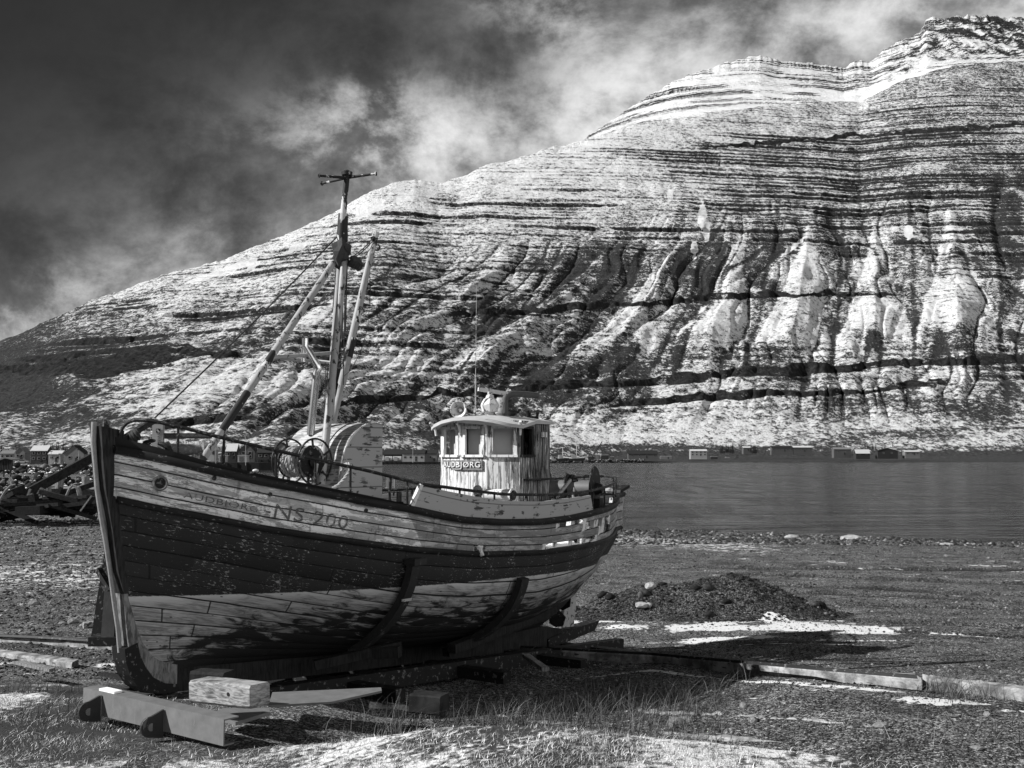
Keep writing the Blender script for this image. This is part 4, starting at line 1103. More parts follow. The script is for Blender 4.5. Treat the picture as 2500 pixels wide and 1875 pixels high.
def hull_text(name, txt, s0, s1, Vc, hV, off, mat):
    vs, fs, wd = text_mesh(txt, 1.0, 0.0, 1.08); hh = max(v.y for v in vs); out = []
    # even spacing along the curved side
    arc = [s0]; ss_ = np.linspace(s0, s1, 60); pts = [Bp(s, *hull(s, Vc)) for s in ss_]
    L = np.concatenate([[0], np.cumsum([(pts[i + 1] - pts[i]).length for i in range(59)])])
    for v in vs:
        s = float(np.interp(v.x / wd * L[-1], L, ss_)); V_ = Vc + hV / 2 - v.y / hh * hV
        t, z = hull(s, V_); n_ = (Vector((0, 0)) if 0 else None)
        db = (B1(s + .02) - B1(s - .02)) / .04; nn_ = (BN - BA * db).normalized()
        out.append(Bp(s, t, z) + nn_ * off)
    mb = MB(); mb.add(out, fs); return mb.build(name, mat, boat)
hull_text('name_lettering', 'AUDBJÖRG', .60, 1.18, 2.42, .62, .0055, M['letters'])
hull_text('registration_lettering', '-NS 200', 1.24, 2.10, 2.30, 1.25, .007, M['letters'])

# hand rail ------------------------------------------------------------
RT = [(.20, .13, 2.52), (.20, .14, 2.60), (.24, .18, 2.665), (.35, .34, 2.665), (.54, .57, 2.60), (.86, .86, 2.485), (1.32, 1.09, 2.37), (1.72, 1.23, 2.28), (2.31, 1.38, 2.165), (2.9, 1.47, 2.04), (3.1, 1.49, 2.0),
      (3.34, 1.51, 1.98), (3.76, 1.54, 1.93), (4.48, 1.57, 1.86), (5.31, 1.56, 1.83), (5.96, 1.53, 1.82), (6.8, 1.40, 1.85), (7.5, 1.17, 1.88), (8.12, .93, 1.91), (8.7, .63, 1.95), (9.2, .33, 1.98), (9.4, .14, 1.99), (9.45, 0, 1.99)]
def dens_pts(pts, n):
    a = np.array(pts, float); d_ = np.concatenate([[0], np.cumsum(np.linalg.norm(np.diff(a, axis=0), axis=1))]); x = np.linspace(0, d_[-1], n)
    o = np.stack([np.interp(x, d_, a[:, i]) for i in range(3)], 1)
    for _ in range(2): o[1:-1] = (o[:-2] + 2 * o[1:-1] + o[2:]) / 4
    return o
mb = MB()
for side in (1, -1):
    mb.tube([Bp(s, side * t, z) for s, t, z in dens_pts(RT, 140)], .018, 8)
rail = mb.build('hand_rail', M['black_iron'], boat, smooth=True)
rt = np.array(RT[3:])
for s in (.54, .86, 1.32, 1.72, 2.12, 2.62, 2.86, 3.36, 3.68, 4.3, 4.62, 4.95, 5.28, 5.62, 5.95, 6.3, 6.75, 7.4, 8.1, 8.8, 9.35):
    for side in (1, -1):
        t = float(np.interp(s, rt[:, 0], rt[:, 1])); z = float(np.interp(s, rt[:, 0], rt[:, 2])); mb = MB()
        zb = FBT(s) if s < 2.9 else (ABT(s) if s < 6.7 else Z1(s) + .03)
        mb.tube([Bp(s, side * (t - .0), z), Bp(s, side * (min(t, B1(s) - .02)), zb - .03)], .013, 7)
        mb.tube([Bp(s, side * (min(t, B1(s) - .02)), zb + .005), Bp(s, side * (min(t, B1(s) - .02)), zb + .012)], .028, 8)
        mb.build('rail_post', M['black_iron'], rail, smooth=True)

# ---------------------------------------------------------------- wheelhouse
WT = R(60); WA = Vector((math.cos(WT), math.sin(WT), 0)); WN = Vector((math.sin(WT), -math.cos(WT), 0)); WC = Vector((-.53, 15.0, 0))
def Wp(s, t, z): return WC + WA * s + WN * t + BZ * z
wh = None
plan = [(1.10, -.60), (.16, -.64), (0.0, -.21), (0.0, .21), (.16, .64), (1.10, .60)]   # starboard rear .. round the front .. port rear
ZB, ZSILL, ZTOP, ZW = 1.10, 2.335, 2.705, 2.80
segs = []; acc = 0.0
for i in range(5):
    a, b = plan[i], plan[i + 1]; l = math.hypot(b[0] - a[0], b[1] - a[1]); segs.append((a, b, acc, l)); acc += l
x_off = {0: 3.0, 1: 0.0, 2: 0.0, 3: 0.0, 4: 0.0}
mbw = MB(); glass = []; UV0 = {}
def wall_piece(mb, a, b, l, x0, f0, f1, z0, z1, th=.05, out=0.0, uvo=0.0):
    """panel between fractions f0..f1 of a facet, heights z0..z1"""
    A = Vector((a[0], a[1])); B_ = Vector((b[0], b[1])); dd = (B_ - A).normalized(); nn = Vector((-dd.y, dd.x)) if i_flip else Vector((dd.y, -dd.x))
    p0 = A + (B_ - A) * f0 + nn * out; p1 = A + (B_ - A) * f1 + nn * out; q0_ = p0 - nn * th; q1_ = p1 - nn * th
    vs = [Wp(p0.x, p0.y, z0), Wp(p1.x, p1.y, z0), Wp(p1.x, p1.y, z1), Wp(p0.x, p0.y, z1), Wp(q0_.x, q0_.y, z0), Wp(q1_.x, q1_.y, z0), Wp(q1_.x, q1_.y, z1), Wp(q0_.x, q0_.y, z1)]
    u0, u1 = x0 + f0 * l + uvo, x0 + f1 * l + uvo
    uv = [(u0, z0), (u1, z0), (u1, z1), (u0, z1)] * 2
    o = len(mb.v); mb.v += [tuple(v) for v in vs]
    mb.f += [tuple(o + k for k in f) for f in ((0, 1, 2, 3), (7, 6, 5, 4), (0, 4, 5, 1), (1, 5, 6, 2), (2, 6, 7, 3), (3, 7, 4, 0))]
    for k, q_ in enumerate(uv): mb.uv[o + k] = q_
# which way is outward: the forward facets face -s
i_flip = False
def outward(a, b):
    dd = Vector((b[0] - a[0], b[1] - a[1])).normalized(); n_ = Vector((dd.y, -dd.x)); mid = Vector(((a[0] + b[0]) / 2, (a[1] + b[1]) / 2))
    return n_.dot(mid - Vector((.55, 0))) < 0
wins = []
for i, (a, b, x0, l) in enumerate(segs):
    i_flip = outward(a, b); xo = x0 - segs[1][2] + (5 if i == 0 else 0)
    if i in (1, 2, 3): f0, f1 = .14, .86
    elif i == 4: f0, f1 = .06, .40
    else: f0, f1 = .60, .94
    wall_piece(mbw, a, b, l, xo, 0, 1, ZB, ZSILL)
    wall_piece(mbw, a, b, l, xo, 0, f0, ZSILL, ZTOP); wall_piece(mbw, a, b, l, xo, f1, 1, ZSILL, ZTOP)
    wall_piece(mbw, a, b, l, xo, 0, 1, ZTOP, ZW)
    wins.append((i, a, b, l, xo, f0, f1, i_flip))
# rear wall
i_flip = outward(plan[5], plan[0]); wall_piece(mbw, plan[5], plan[0], 1.2, 8, 0, 1, ZB, ZW)
wh = mbw.build('wheelhouse', M['boards'], boat)
M['window_board'] = mat_plain('window_board', .46, .6, 0, .12, 3, .2, .002)
for (i, a, b, l, xo, f0, f1, fl) in wins:
    i_flip = fl
    mb = MB(); e = .028 / l
    for (g0, g1, z0, z1) in ((f0 - e, f0 + e, ZSILL, ZTOP), (f1 - e, f1 + e, ZSILL, ZTOP), (f0 - e, f1 + e, ZTOP - .012, ZTOP + .022)):
        wall_piece(mb, a, b, l, xo, g0, g1, z0, z1, th=.045, out=.012)
    wall_piece(mb, a, b, l, xo, f0 - 1.4 * e, f1 + 1.4 * e, ZSILL - .03, ZSILL + .004, th=.07, out=.035)
    fr_ = mb.build('window', M['white_wood'] if i != 4 else M['stem_wood'], wh, label='dark open side window of the wheelhouse' if i == 4 else None)
    mb = MB(); wall_piece(mb, a, b, l, xo, f0, f1, ZSILL, ZTOP, th=.012, out=-.115)
    mb.build('window_board' if i != 4 else 'pane', M['window_board'] if i != 4 else M['glass_dark'], fr_)
# roof with camber and curved visor
mb = MB(); ro = [(1.16, -.70), (.6, -.74), (.10, -.76), (-.06, -.62), (-.16, -.42), (-.21, -.2), (-.22, 0), (-.21, .2), (-.16, .42), (-.06, .62), (.10, .73), (.18, .70), (.6, .66), (1.16, .63)]
n = len(ro)
def rz(s, t): return 2.865 - .14 * (t / .75) ** 2 * (.5 + .5 * (s < .3)) - .015 * (s < 0)
top = [Wp(s, t, rz(s, t)) for s, t in ro]; bot = [Wp(s, t, rz(s, t) - .045) for s, t in ro]
inn = [Wp(.5 + (s - .5) * .55, t * .5, 2.885 - .02 * abs(t)) for s, t in ro]; ce = [Wp(.5, 0, 2.895)]
vs = top + bot + inn + ce; fs = []
for k in range(n):
    j = (k + 1) % n; fs += [(k, j, n + j, n + k), (2 * n + k, 2 * n + j, j, k), (2 * n + k, 3 * n, 2 * n + j)]
fs.append(tuple(n + k for k in range(n))); mb.add(vs, fs)
M['roof_wood'] = mat_plain('roof_paint', .40, .7, 0, .25, 7, .6, .006, .10, .30, 11, (1, 1, 3))
mb.build('roof', M['roof_wood'], wh, smooth=True)
for (s, t) in ((.02, -.62), (-.02, -.20), (-.01, .22), (.14, .66)):
    mb = MB(); p = Wp(s, t, 2.60); o_ = (-WA * .9 + WN * (.0 if abs(t) < .4 else math.copysign(.5, t))).normalized()
    mb.tube([p, p + BZ * .08 + o_ * .012, p + BZ * .14 + o_ * .04, p + BZ * .185 + o_ * .10], [.016, .018, .02, .02], 8)
    mb.build('visor_bracket', M['white_wood'], wh, smooth=True)
# carved name board round the front
per = [(.16, -.64), (0.0, -.21), (0.0, .21)]
def front_pt(x, z, out):
    """x metres from the starboard corner along the front facets"""
    l1 = segs[1][3]
    (a, b, x0) = (plan[1], plan[2], 0) if x < l1 else ((plan[2], plan[3], l1) if x < l1 + segs[2][3] else (plan[3], plan[4], l1 + segs[2][3]))
    l = math.hypot(b[0] - a[0], b[1] - a[1]); f = (x - x0) / l; dd = Vector((b[0] - a[0], b[1] - a[1])) / l; nn = Vector((dd.y, -dd.x))
    if outward(a, b): nn = -nn
    return Wp(a[0] + (b[0] - a[0]) * f + nn.x * out, a[1] + (b[1] - a[1]) * f + nn.y * out, z)
M['board_wood'] = mat_wood('board_wood', .22, .05, axis=(8, 8, 30))
mb = MB(); xs = np.concatenate([np.linspace(.10, segs[1][3], 12, endpoint=False), np.linspace(segs[1][3], .83, 12)]); vs = []
for i, x in enumerate(xs):
    zb = 2.150 - .022 * (i > 7) + .004 * math.sin(i * 2.3) + (.035 if i < 5 else 0); zt = 2.262 + .003 * math.sin(i * 1.9)
    vs += [front_pt(x, zb, .004), front_pt(x, zt, .004), front_pt(x, zt, .026), front_pt(x, zb, .026)]
mb.add(vs, [(i * 4 + k, i * 4 + (k + 1) % 4, (i + 1) * 4 + (k + 1) % 4, (i + 1) * 4 + k) for i in range(len(xs) - 1) for k in range(4)] + [(0, 1, 2, 3), tuple(len(vs) - 4 + k for k in (3, 2, 1, 0))])
nb_ = mb.build('name_board', M['board_wood'], wh, label='broken carved name board on the wheelhouse front')
vs, fs, wd = text_mesh('AUDBJØRG', .12, .008, 1.12); hh = max(v.y for v in vs); mb = MB()
mb.add([front_pt(.12 + v.x / wd * .68, 2.168 + v.y / hh * .075, .034 + v.z) for v in vs], fs)
M['board_letters'] = mat_plain('board_letters', .62, .6, 0, .2, 12, .3, .002, .08, .12, 20)
mb.build('letters', M['board_letters'], nb_)
mb = MB(); mb.tube([Wp(.26, .70, 2.0), Wp(.95, .66, 2.0)], .014, 8)
for s in (.28, .93): mb.tube([Wp(s, .69, 2.0), Wp(s, .60, 2.0)], .011, 6)
mb.build('grab_rail', M['black_iron'], wh, smooth=True)
mb = MB(); mb.box(Wp(.86, .64, 2.62), (.12, .03, .07), (WA, WN, BZ)); mb.build('light_box', M['white_wood'], wh)
# roof gear
hc = P(1120, 1000, 14.95); ax = (Vector((-.25, -.95, .06))).normalized()
mb = MB(); mb.lathe(hc, ax, [(-.30, .03), (-.24, .045), (-.12, .05), (-.05, .07), (.0, .105), (.025, .118), (.03, .112), (.0, .095), (-.05, .06), (-.10, .03), (-.06, .028), (-.03, .02), (-.02, .0)], 28)
mb.build('horn', M['white_paint'], boat, smooth=True)
mb = MB(); mb.tube([hc - ax * .2 - BZ * .0, hc - ax * .2 - BZ * .17], .018, 8); mb.tube([hc - ax * .02 - BZ * .09, hc - ax * .05 - BZ * .17], .014, 8); mb.build('horn_bracket', M['grey_paint'], boat)
rc = P(1196, 990, 15.1)
mb = MB(); mb.lathe(rc, BZ, [(-.145, .03), (-.10, .05), (-.085, .105), (-.02, .125), (.0, .13), (.02, .125), (.09, .085), (.105, .06), (.12, .055), (.145, .05)], 8)
mb.build('radar_scanner', M['white_paint'], boat, label='white faceted radar unit on the wheelhouse roof')
mb = MB(); mb.beam(rc + Vector((-.16, 0, .225)), rc + Vector((.24, .12, .17)), .07, .05); mb.tube([rc + BZ * .12, rc + BZ * .19], .035, 8)
mb.build('radar_arm', M['white_paint'], boat)
mb = MB(); rd = P(1224, 992, 15.35); mb.lathe(rd, BZ, [(-.16, .03), (-.10, .09), (.06, .10), (.12, .06)], 14); mb.build('lamp_drum', M['grey_paint'], boat, smooth=True)
mb = MB(); b0 = P(1233, 1026, 15.3); px_ = []
for (u, v) in ((1233, 1030), (1233, 985), (1234, 972), (1238, 965), (1246, 962), (1256, 961.5), (1285, 963), (1312, 966)): px_.append(P(u, v, 15.3 + max(0, (u - 1240)) * .006))
M['pipe_iron'] = mat_plain('pipe_iron', .075, .6, 0, .35, 9, .4, .003, .2, .1, 14)
mb.tube(px_, .045, 12); mb.build('exhaust_pipe', M['pipe_iron'], boat, smooth=True)
mb = MB(); a0 = P(1161, 1026, 15.0); mb.tube([a0, a0 + BZ * .50], .011, 6); mb.tube([a0 + BZ * .50, a0 + BZ * .62], .016, 6); mb.tube([a0 + BZ * .62, a0 + BZ * 1.85 + Vector((.01, 0, 0))], [.005, .003], 5)
mb.build('whip_antenna', M['grey_paint'], boat)
mb = MB()
for (u, v, r, h) in ((1290, 1018, .035, .12), (1302, 1022, .06, .06), (1335, 1030, .05, .03), (1312, 1020, .02, .10)): c_ = P(u, v, 15.8); mb.lathe(c_ - BZ * .05, BZ, [(0, r), (h, r), (h + .02, r * 1.4), (h + .03, .01)], 10)
mb.build('roof_vent', M['dark_steel'], boat, smooth=True)

# ---------------------------------------------------------------- engine casing with barrel roof (port side, ahead of the mast)
C0, C1, CT1, CT0 = 2.36, 3.06, .92, .22
def cz(f): return 1.72 + .95 * math.sin(min(1, f) * math.pi / 2) ** .92 if f > 0 else 1.72
n = 22; outl = []
for i in range(n): 
    a = math.pi / 2 * i / (n - 1); outl.append((C1 - .12 - (C1 - .12 - C0) * math.cos(a) ** 1.0, 2.02 + .67 * math.sin(a)))
outl = [(C0, 1.55)] + outl
mb = MB(); vs = []; uv = []; L = 0; prev = None
for (s, z) in outl:
    if prev: L += math.hypot(s - prev[0], z - prev[1])
    prev = (s, z)
    for t in (CT0 - .25, CT0, CT1 + .0): vs.append(Bp(s, t, z)); uv.append((t + 2, L))
m = len(outl); mb.add(vs, [(i * 3 + k, i * 3 + k + 1, (i + 1) * 3 + k + 1, (i + 1) * 3 + k) for i in range(m - 1) for k in range(2)], uv)
e = [(C1 - .12, 2.69), (C1, 2.68)]; b = [Bp(*q_) for q_ in ((C1 - .12, CT0 - .25, 2.69), (C1, CT0 - .25, 2.67), (C1, CT1, 2.67), (C1 - .12, CT1, 2.69))]; mb.add(b, [(0, 1, 2, 3)], [(0, L), (0, L + .1), (1, L + .1), (1, L)])
cas = mb.build('engine_casing', M['casing_slats'], boat, label='barrel roofed casing of narrow pale planks behind the rope reel')
poly = [(s, z) for s, z in outl] + [(C1, 2.67), (C1, 1.5)]
mb = MB(); pv_ = [Bp(s, CT1 - .012, z - .006) for s, z in poly]; mb.add(pv_ + [p - BN * .03 for p in pv_], [tuple(range(len(pv_)))] + [tuple(range(2 * len(pv_) - 1, len(pv_) - 1, -1))], [(s, z) for s, z in poly] * 2)
mb.build('end_panel', M['casing_end'], cas, label='weathered board end of the engine casing')
mb = MB(); mb.tube([Bp(s, CT1 + .002, z + .004) for s, z in outl[1:]] , .010, 6); mb.build('edge_strip', M['white_wood'], cas)
mb = MB(); mb.tube([Bp(s, CT1 - .30, z + .004) for s, z in outl[1:]], .006, 5); mb.build('roof_strap', M['black_iron'], cas)
mb = MB(); mb.beam(Bp(3.11, .90, 1.5), Bp(3.11, .90, 2.60), .07, .07); mb.build('corner_post', M['white_wood'], cas, label='splintered white corner post of the casing')
ex = [P(758, 1062, 12.45), P(773, 910, 12.45), P(778, 900, 12.45), P(774, 892, 12.45), P(750, 852, 12.45), P(745, 845, 12.45), P(745, 826, 12.45)]
mb = MB(); mb.tube(ex, [.043, .043, .043, .043, .036, .036, .036], 16); mb.tube([P(741, 884, 12.5), P(741, 850, 12.5)], .030, 12)
mb.build('funnel_pipe', M['stainless'], boat, smooth=True, label='shiny bent steel funnel pipe rising from the casing')

# ---------------------------------------------------------------- mast, legs, boom
mast = None
mp = [(806, 1040, 13.05), (815, 850, 13.05), (831, 640, 13.1), (834, 560, 13.1), (838, 525, 13.1)]
mb = MB(); mb.tube([P(*q_) for q_ in mp], [.044, .042, .040, .048, .050], 12)
mast = mb.build('mast', M['pole_paint'], boat, smooth=True)
mb = MB(); mb.tube([P(*q_) for q_ in ((835, 590, 13.1), (838, 522, 13.1), (838, 521, 13.1), (843, 470, 13.1), (847, 432, 13.1))], [.07, .06, .038, .036, .034], 12)
mb.lathe(P(847, 424, 13.1), BZ, [(-.05, .04), (-.03, .045), (-.02, .065), (.02, .068), (.03, .045), (.045, .02)], 12)
mb.build('mast_top', M['pole_dark'], mast, smooth=True, label='dark flaking upper part of the mast')
mb = MB(); c_ = P(846, 434, 13.1)
for e_ in ((779, 429, 12.9), (786, 448, 13.35), (918, 424, 13.0)):
    q_ = P(*e_); mb.tube([c_, q_], [.020, .014], 8); mb.torus(q_, (q_ - c_), .022, .006, 12, 5)
mb.build('crosstree', M['pole_dark'], mast, smooth=True)
mb = MB(); mb.tube([P(784, 1185, 11.85), P(841, 632, 13.02)], [.046, .040], 12); mb.build('mast_leg', M['pole_paint'], mast, smooth=True, label='white tripod leg standing on the port rail')
mb = MB(); mb.tube([P(822, 1000, 13.9), P(828, 640, 13.2)], [.046, .044], 12); mb.build('mast_leg', M['pole_dark'], mast, smooth=True, label='dark far tripod leg behind the mast')
fa, fb_ = P(497, 1118, 11.25), P(815, 640, 13.0)
mb = MB(); mb.tube([fa, fa.lerp(fb_, .5), fb_], [.042, .042, .040], 12); mb.build('mast_leg', M['pole_paint'], mast, smooth=True, label='long raking forward leg of the mast')
mb = MB()
for (f0, f1) in ((.12, .30), (.42, .50)):
    mb = MB(); mb.tube([fa.lerp(fb_, f0) + Vector((.004, -.004, 0)), fa.lerp(fb_, f1) + Vector((.004, -.004, 0))], .0425, 12)
    mb.build('flaked_patch', M['pole_dark'], mast, smooth=True, label='dark flaked stretch of the forward leg')
mb = MB(); j_ = P(660, 873, 12.05); mb.tube([j_, P(808, 862, 12.75)], .022, 8); mb.tube([j_, P(808, 886, 13.3)], .020, 8)
mb.tube([P(770, 879, 13.1), P(812, 884, 12.9)], .012, 6); mb.build('cross_bar', M['pole_paint'], mast, smooth=True)
ba, bb_ = P(812, 1038, 13.5), P(917, 567, 14.0)
mb = MB(); mb.tube([ba, ba.lerp(bb_, .20), ba.lerp(bb_, .21), ba.lerp(bb_, .6), bb_], [.040, .040, .052, .047, .036], 12); boom = mb.build('derrick_boom', M['pole_paint'], boat, smooth=True)
mb = MB()
for (f0, f1, r_) in ((.34, .44, .0505), (.52, .60, .0475), (.88, 1.0, .039)):
    mb = MB(); mb.tube([ba.lerp(bb_, f0) + Vector((.010, .0, 0)), ba.lerp(bb_, f1) + Vector((.010, .0, 0))], r_, 12)
    mb.build('flaked_patch', M['pole_dark'], boom, smooth=True, label='dark flaked stretch of the boom')
mb = MB(); mb.torus(P(921, 604, 14.0), (0, 1, 0), .035, .008, 14, 5); mb.torus(P(918, 572, 14.0), (1, 0, 0), .03, .008, 14, 5); mb.blob(P(912, 585, 13.95), .05, 3, 1); mb.build('boom_shackle', M['black_iron'], boom)
mb = MB(); mb.blob(P(832, 618, 13.0), .10, 5, 2, 1.5); mb.blob(P(846, 608, 13.0), .07, 8, 2, 1.3); mb.blob(P(866, 640, 13.0), .09, 9, 2, 1.0); mb.blob(P(874, 648, 13.0), .06, 12, 2, 1.0); mb.blob(P(818, 634, 13.0), .04, 12, 2, 1.4)
mb.build('rigging_block', M['dark_rope'], mast, label='dark tangle of blocks and rope where the legs meet')
mb = MB()
for (a_, b_, r_) in (((829, 571, 13.1), (378, 1020, 11.1), .009), ((850, 632, 13.1), (912, 580, 13.9), .007), ((846, 640, 13.1), (910, 588, 13.9), .007), ((868, 648, 13.1), (914, 590, 13.9), .005),
                     ((838, 640, 13.2), (835, 830, 13.2), .010), ((847, 640, 13.1), (843, 810, 13.15), .010), ((843, 640, 13.1), (838, 940, 13.4), .006), ((820, 660, 13.1), (812, 760, 13.1), .006),
                     ((796, 890, 13.0), (790, 1040, 13.0), .006), ((800, 890, 13.0), (795, 1040, 13.0), .006)):
    a = P(*a_); b = P(*b_); m_ = a.lerp(b, .5) - BZ * .03; mb.tube([a, a.lerp(m_, .5) - BZ * .008, m_, m_.lerp(b, .5) - BZ * .008, b], r_, 5)
mb.tube([P(905, 700, 13.9), P(898, 800, 13.8), P(880, 860, 13.7), P(855, 905, 13.5), P(838, 920, 13.3)], .004, 4)
mb.tube([P(903, 640, 13.9), P(903, 730, 13.9)], .004, 4)
mb.build('stay_wires', M['dark_rope'], mast, smooth=True)
for (u, v) in ((731, 894), (833, 870), (829, 890)):
    mb = MB(); mb.torus(P(u, v, 12.9), (.3, 1, 0), .045, .006, 16, 5); mb.torus(P(u + 5, v + 3, 12.9), (.1, 1, 0.2), .03, .005, 16, 5)
    mb.build('rope_loop', M['dark_rope'], mast)
# forestay fittings at the bow: two dark iron struts
mb = MB(); mb.beam(P(285, 1082, 10.75), P(372, 1028, 11.2), .06, .055); mb.beam(P(325, 1060, 10.9), P(372, 1030, 11.2), .03, .03); mb.build('stay_strut', M['black_iron'], boat)
mb = MB()
for k in range(7): mb.torus(P(318 + k * 3.2, 1074 - k * 2.6, 10.9), (.8, .3, .45), .045 + .01 * (k % 2), .012, 14, 6)
mb.build('lashing', M['dark_rope'], boat, smooth=True, label='dark rope lashing round the bow strut')

# bow deck gear: fairlead, windlass drum, ropes
mb = MB()
for (u, v, sgn) in ((368, 1090, 1), (397, 1098, -1)):
    c_ = P(u, v, 11.0); mb.tube([c_ + Vector((-.07 * sgn, 0, -.02)), c_ + Vector((-.05 * sgn, 0, .03)), c_ + Vector((.0, 0, .055)), c_ + Vector((.045 * sgn, 0, .06))], [.035, .035, .025, .012], 8)
mb.box(P(382, 1104, 11.0), (.30, .12, .05)); mb.build('fairlead', M['black_iron'], boat, smooth=True)
wc = P(417, 1098, 11.2); mb = MB(); mb.lathe(wc, (1, .5, 0), [(-.05, .085), (-.02, .085), (0, .06), (.30, .055), (.32, .08), (.36, .08)], 20); mb.build('windlass', M['rusty_steel'], boat, smooth=True)

def rope3(mb, pts, r, turns_per_m=9, n=5):
    """three-strand twisted rope"""
    a = np.array([tuple(p) for p in pts], float); d_ = np.concatenate([[0], np.cumsum(np.linalg.norm(np.diff(a, axis=0), axis=1))])
    N = max(12, int(d_[-1] / (r * .55))); x = np.linspace(0, d_[-1], N); c_ = np.stack([np.interp(x, d_, a[:, i]) for i in range(3)], 1)
    for _ in range(6): c_[1:-1] = (c_[:-2] + 2 * c_[1:-1] + c_[2:]) / 4
    tg = np.gradient(c_, axis=0); tg /= np.linalg.norm(tg, axis=1)[:, None] + 1e-9
    up = np.array([.13, .2, 1.0]); nx = np.cross(up, tg); nx /= np.linalg.norm(nx, axis=1)[:, None] + 1e-9; ny = np.cross(tg, nx)
    for k in range(3):
        ph = x / (r * 7.0) * 2 * math.pi + k * 2.094
        q_ = c_ + (nx * np.cos(ph)[:, None] + ny * np.sin(ph)[:, None]) * r * .52
        mb.tube([Vector(p) for p in q_], r * .56, n)
mb = MB()
rope3(mb, [P(u, v, Y) for u, v, Y in ((430, 1078, 11.4), (448, 1078, 11.4), (462, 1090, 11.35), (470, 1106, 11.3), (480, 1122, 11.25))], .022)
rope3(mb, [P(u, v, Y) for u, v, Y in ((425, 1085, 11.4), (445, 1088, 11.4), (455, 1096, 11.35), (446, 1102, 11.3), (436, 1108, 11.3))], .022)
rope3(mb, [P(u, v, Y) for u, v, Y in ((436, 1092, 11.5), (452, 1086, 11.5), (466, 1100, 11.4), (485, 1108, 11.3), (500, 1104, 11.3), (505, 1112, 11.3))], .020)
rope3(mb, [P(u, v, Y) for u, v, Y in ((478, 1108, 11.3), (488, 1104, 11.3), (495, 1112, 11.3), (490, 1120, 11.3))], .018)
o = mb.build('mooring_rope', M['rope'], None, smooth=True); tag(o, 'pale twisted mooring rope heaped on the bow deck', 'rope')
# rope reel --------------------------------------------------------
rcn = P(769, 1127, 11.75); rcf = rcn - BN * .42
mb = MB()
for c_ in (rcn, rcf + BN * .02):
    mb.torus(c_, BN, .245, .011, 40, 7)
    for k in range(5):
        a = 2 * math.pi * k / 5 + .5; e_ = BA * math.cos(a) + BZ * math.sin(a); mb.beam(c_ + e_ * .15, c_ + e_ * .245, .022, .012, up=BN)
reel = mb.build('reel_frame', M['black_iron'], boat, smooth=True)
mb = MB(); mb.lathe(rcn - BN * .035, BN, [(-.006, .01), (-.006, .175), (.006, .175), (.006, .01)], 40); mb.lathe(rcf + BN * .03, BN, [(-.006, .01), (-.006, .175), (.006, .175), (.006, .01)], 40)
mb.lathe(rcf, BN, [(0, .07), (.42, .07)], 20); mb.build('reel_disc', M['dark_steel'], reel, smooth=True)
mb = MB(); mb.beam(rcn + BN * .03 - BZ * .35 - BA * .08, rcn + BN * .03 - BZ * .02 + BA * .0, .035, .02, up=BN); mb.beam(rcf - BZ * .45, rcf, .05, .03, up=BN); mb.build('reel_stand', M['grey_paint'], reel)
mb = MB()
for k in range(8):
    c_ = rcf + BN * (.065 + k * .042); Rr_ = .150 + .008 * math.sin(k * 2.1)
    rope3(mb, [c_ + (BA * math.cos(a) + BZ * math.sin(a)) * Rr_ + BN * (.02 * math.sin(a * 1.0 + k)) for a in np.linspace(0, 2 * math.pi, 40)], .021)
o = mb.build('coiled_rope', M['rope'], None, smooth=True); tag(o, 'thick pale rope wound on the black deck reel', 'rope')
mb = MB(); rope3(mb, [P(u, v, Y) for u, v, Y in ((812, 1192, 11.6), (826, 1186, 11.6), (842, 1168, 11.6), (853, 1150, 11.6), (857, 1138, 11.6), (851, 1132, 11.62), (842, 1134, 11.68), (836, 1145, 11.75), (830, 1170, 11.8), (826, 1190, 11.8))], .020)
o = mb.build('hanging_rope', M['rope'], None, smooth=True); tag(o, 'loop of pale rope hung over the port hand rail', 'rope')

# deck gear between casing and wheelhouse, pipes beside the wheelhouse
mb = MB(); c_ = P(955, 1180, 12.6)
mb.box(P(950, 1178, 12.9), (.07, .07, .13)); mb.box(P(958, 1178, 12.9), (.05, .07, .13)); a_ = mb.build('warping_post', M['white_paint'], boat)
mb = MB()
for k in range(3): mb.box(P(970 + k * 4.5, 1216, 12.3), (.014, .05, .14))
mb.box(P(974, 1228, 12.3), (.10, .06, .03)); mb.build('cable_gland', M['dark_steel'], boat)
mb = MB(); mb.lathe(P(1018, 1212, 12.2), (0, 1, 0), [(-.02, .035), (.02, .035)], 14); mb.beam(P(1018, 1214, 12.2), P(1014, 1240, 12.2), .03, .03); mb.build('roller', M['grey_paint'], boat)
mb = MB(); ta, tb = P(1190, 1207, 14.2), P(1252, 1209, 14.0)
mb.tube([ta, tb], .075, 16); mb.torus(tb, (tb - ta), .078, .014, 22, 6); ob_ = mb.build('white_buoy_tank', M['white_paint'], boat, smooth=True, label='white tank lying beside the wheelhouse')
mb = MB(); mb.lathe(tb + (tb - ta).normalized() * .01, tb - ta, [(-.02, .06), (.008, .062)], 18); mb.build('tank_mouth', M['black_iron'], ob_)
mb = MB()
for k in range(6): mb.torus(P(1166 + (k % 3), 1197 + k * 3.0, 13.2), (.5, 1, .1 * k), .055 - .004 * k, .010, 16, 6)
o = mb.build('rope_bunch', M['dark_rope'], None, smooth=True); tag(o, 'small dark bunch of rope tied to the rail ahead of the wheelhouse', 'rope')
mb = MB(); mb.torus(P(1400, 1200, 15.0), (1, .2, 0), .055, .018, 18, 7, 0, math.pi); mb.tube([P(1397, 1200, 15.0), P(1400, 1216, 14.9), P(1403, 1226, 14.8)], [.018, .018, .012], 7)
mb.build('mooring_hook', M['rusty_steel'], boat, smooth=True)
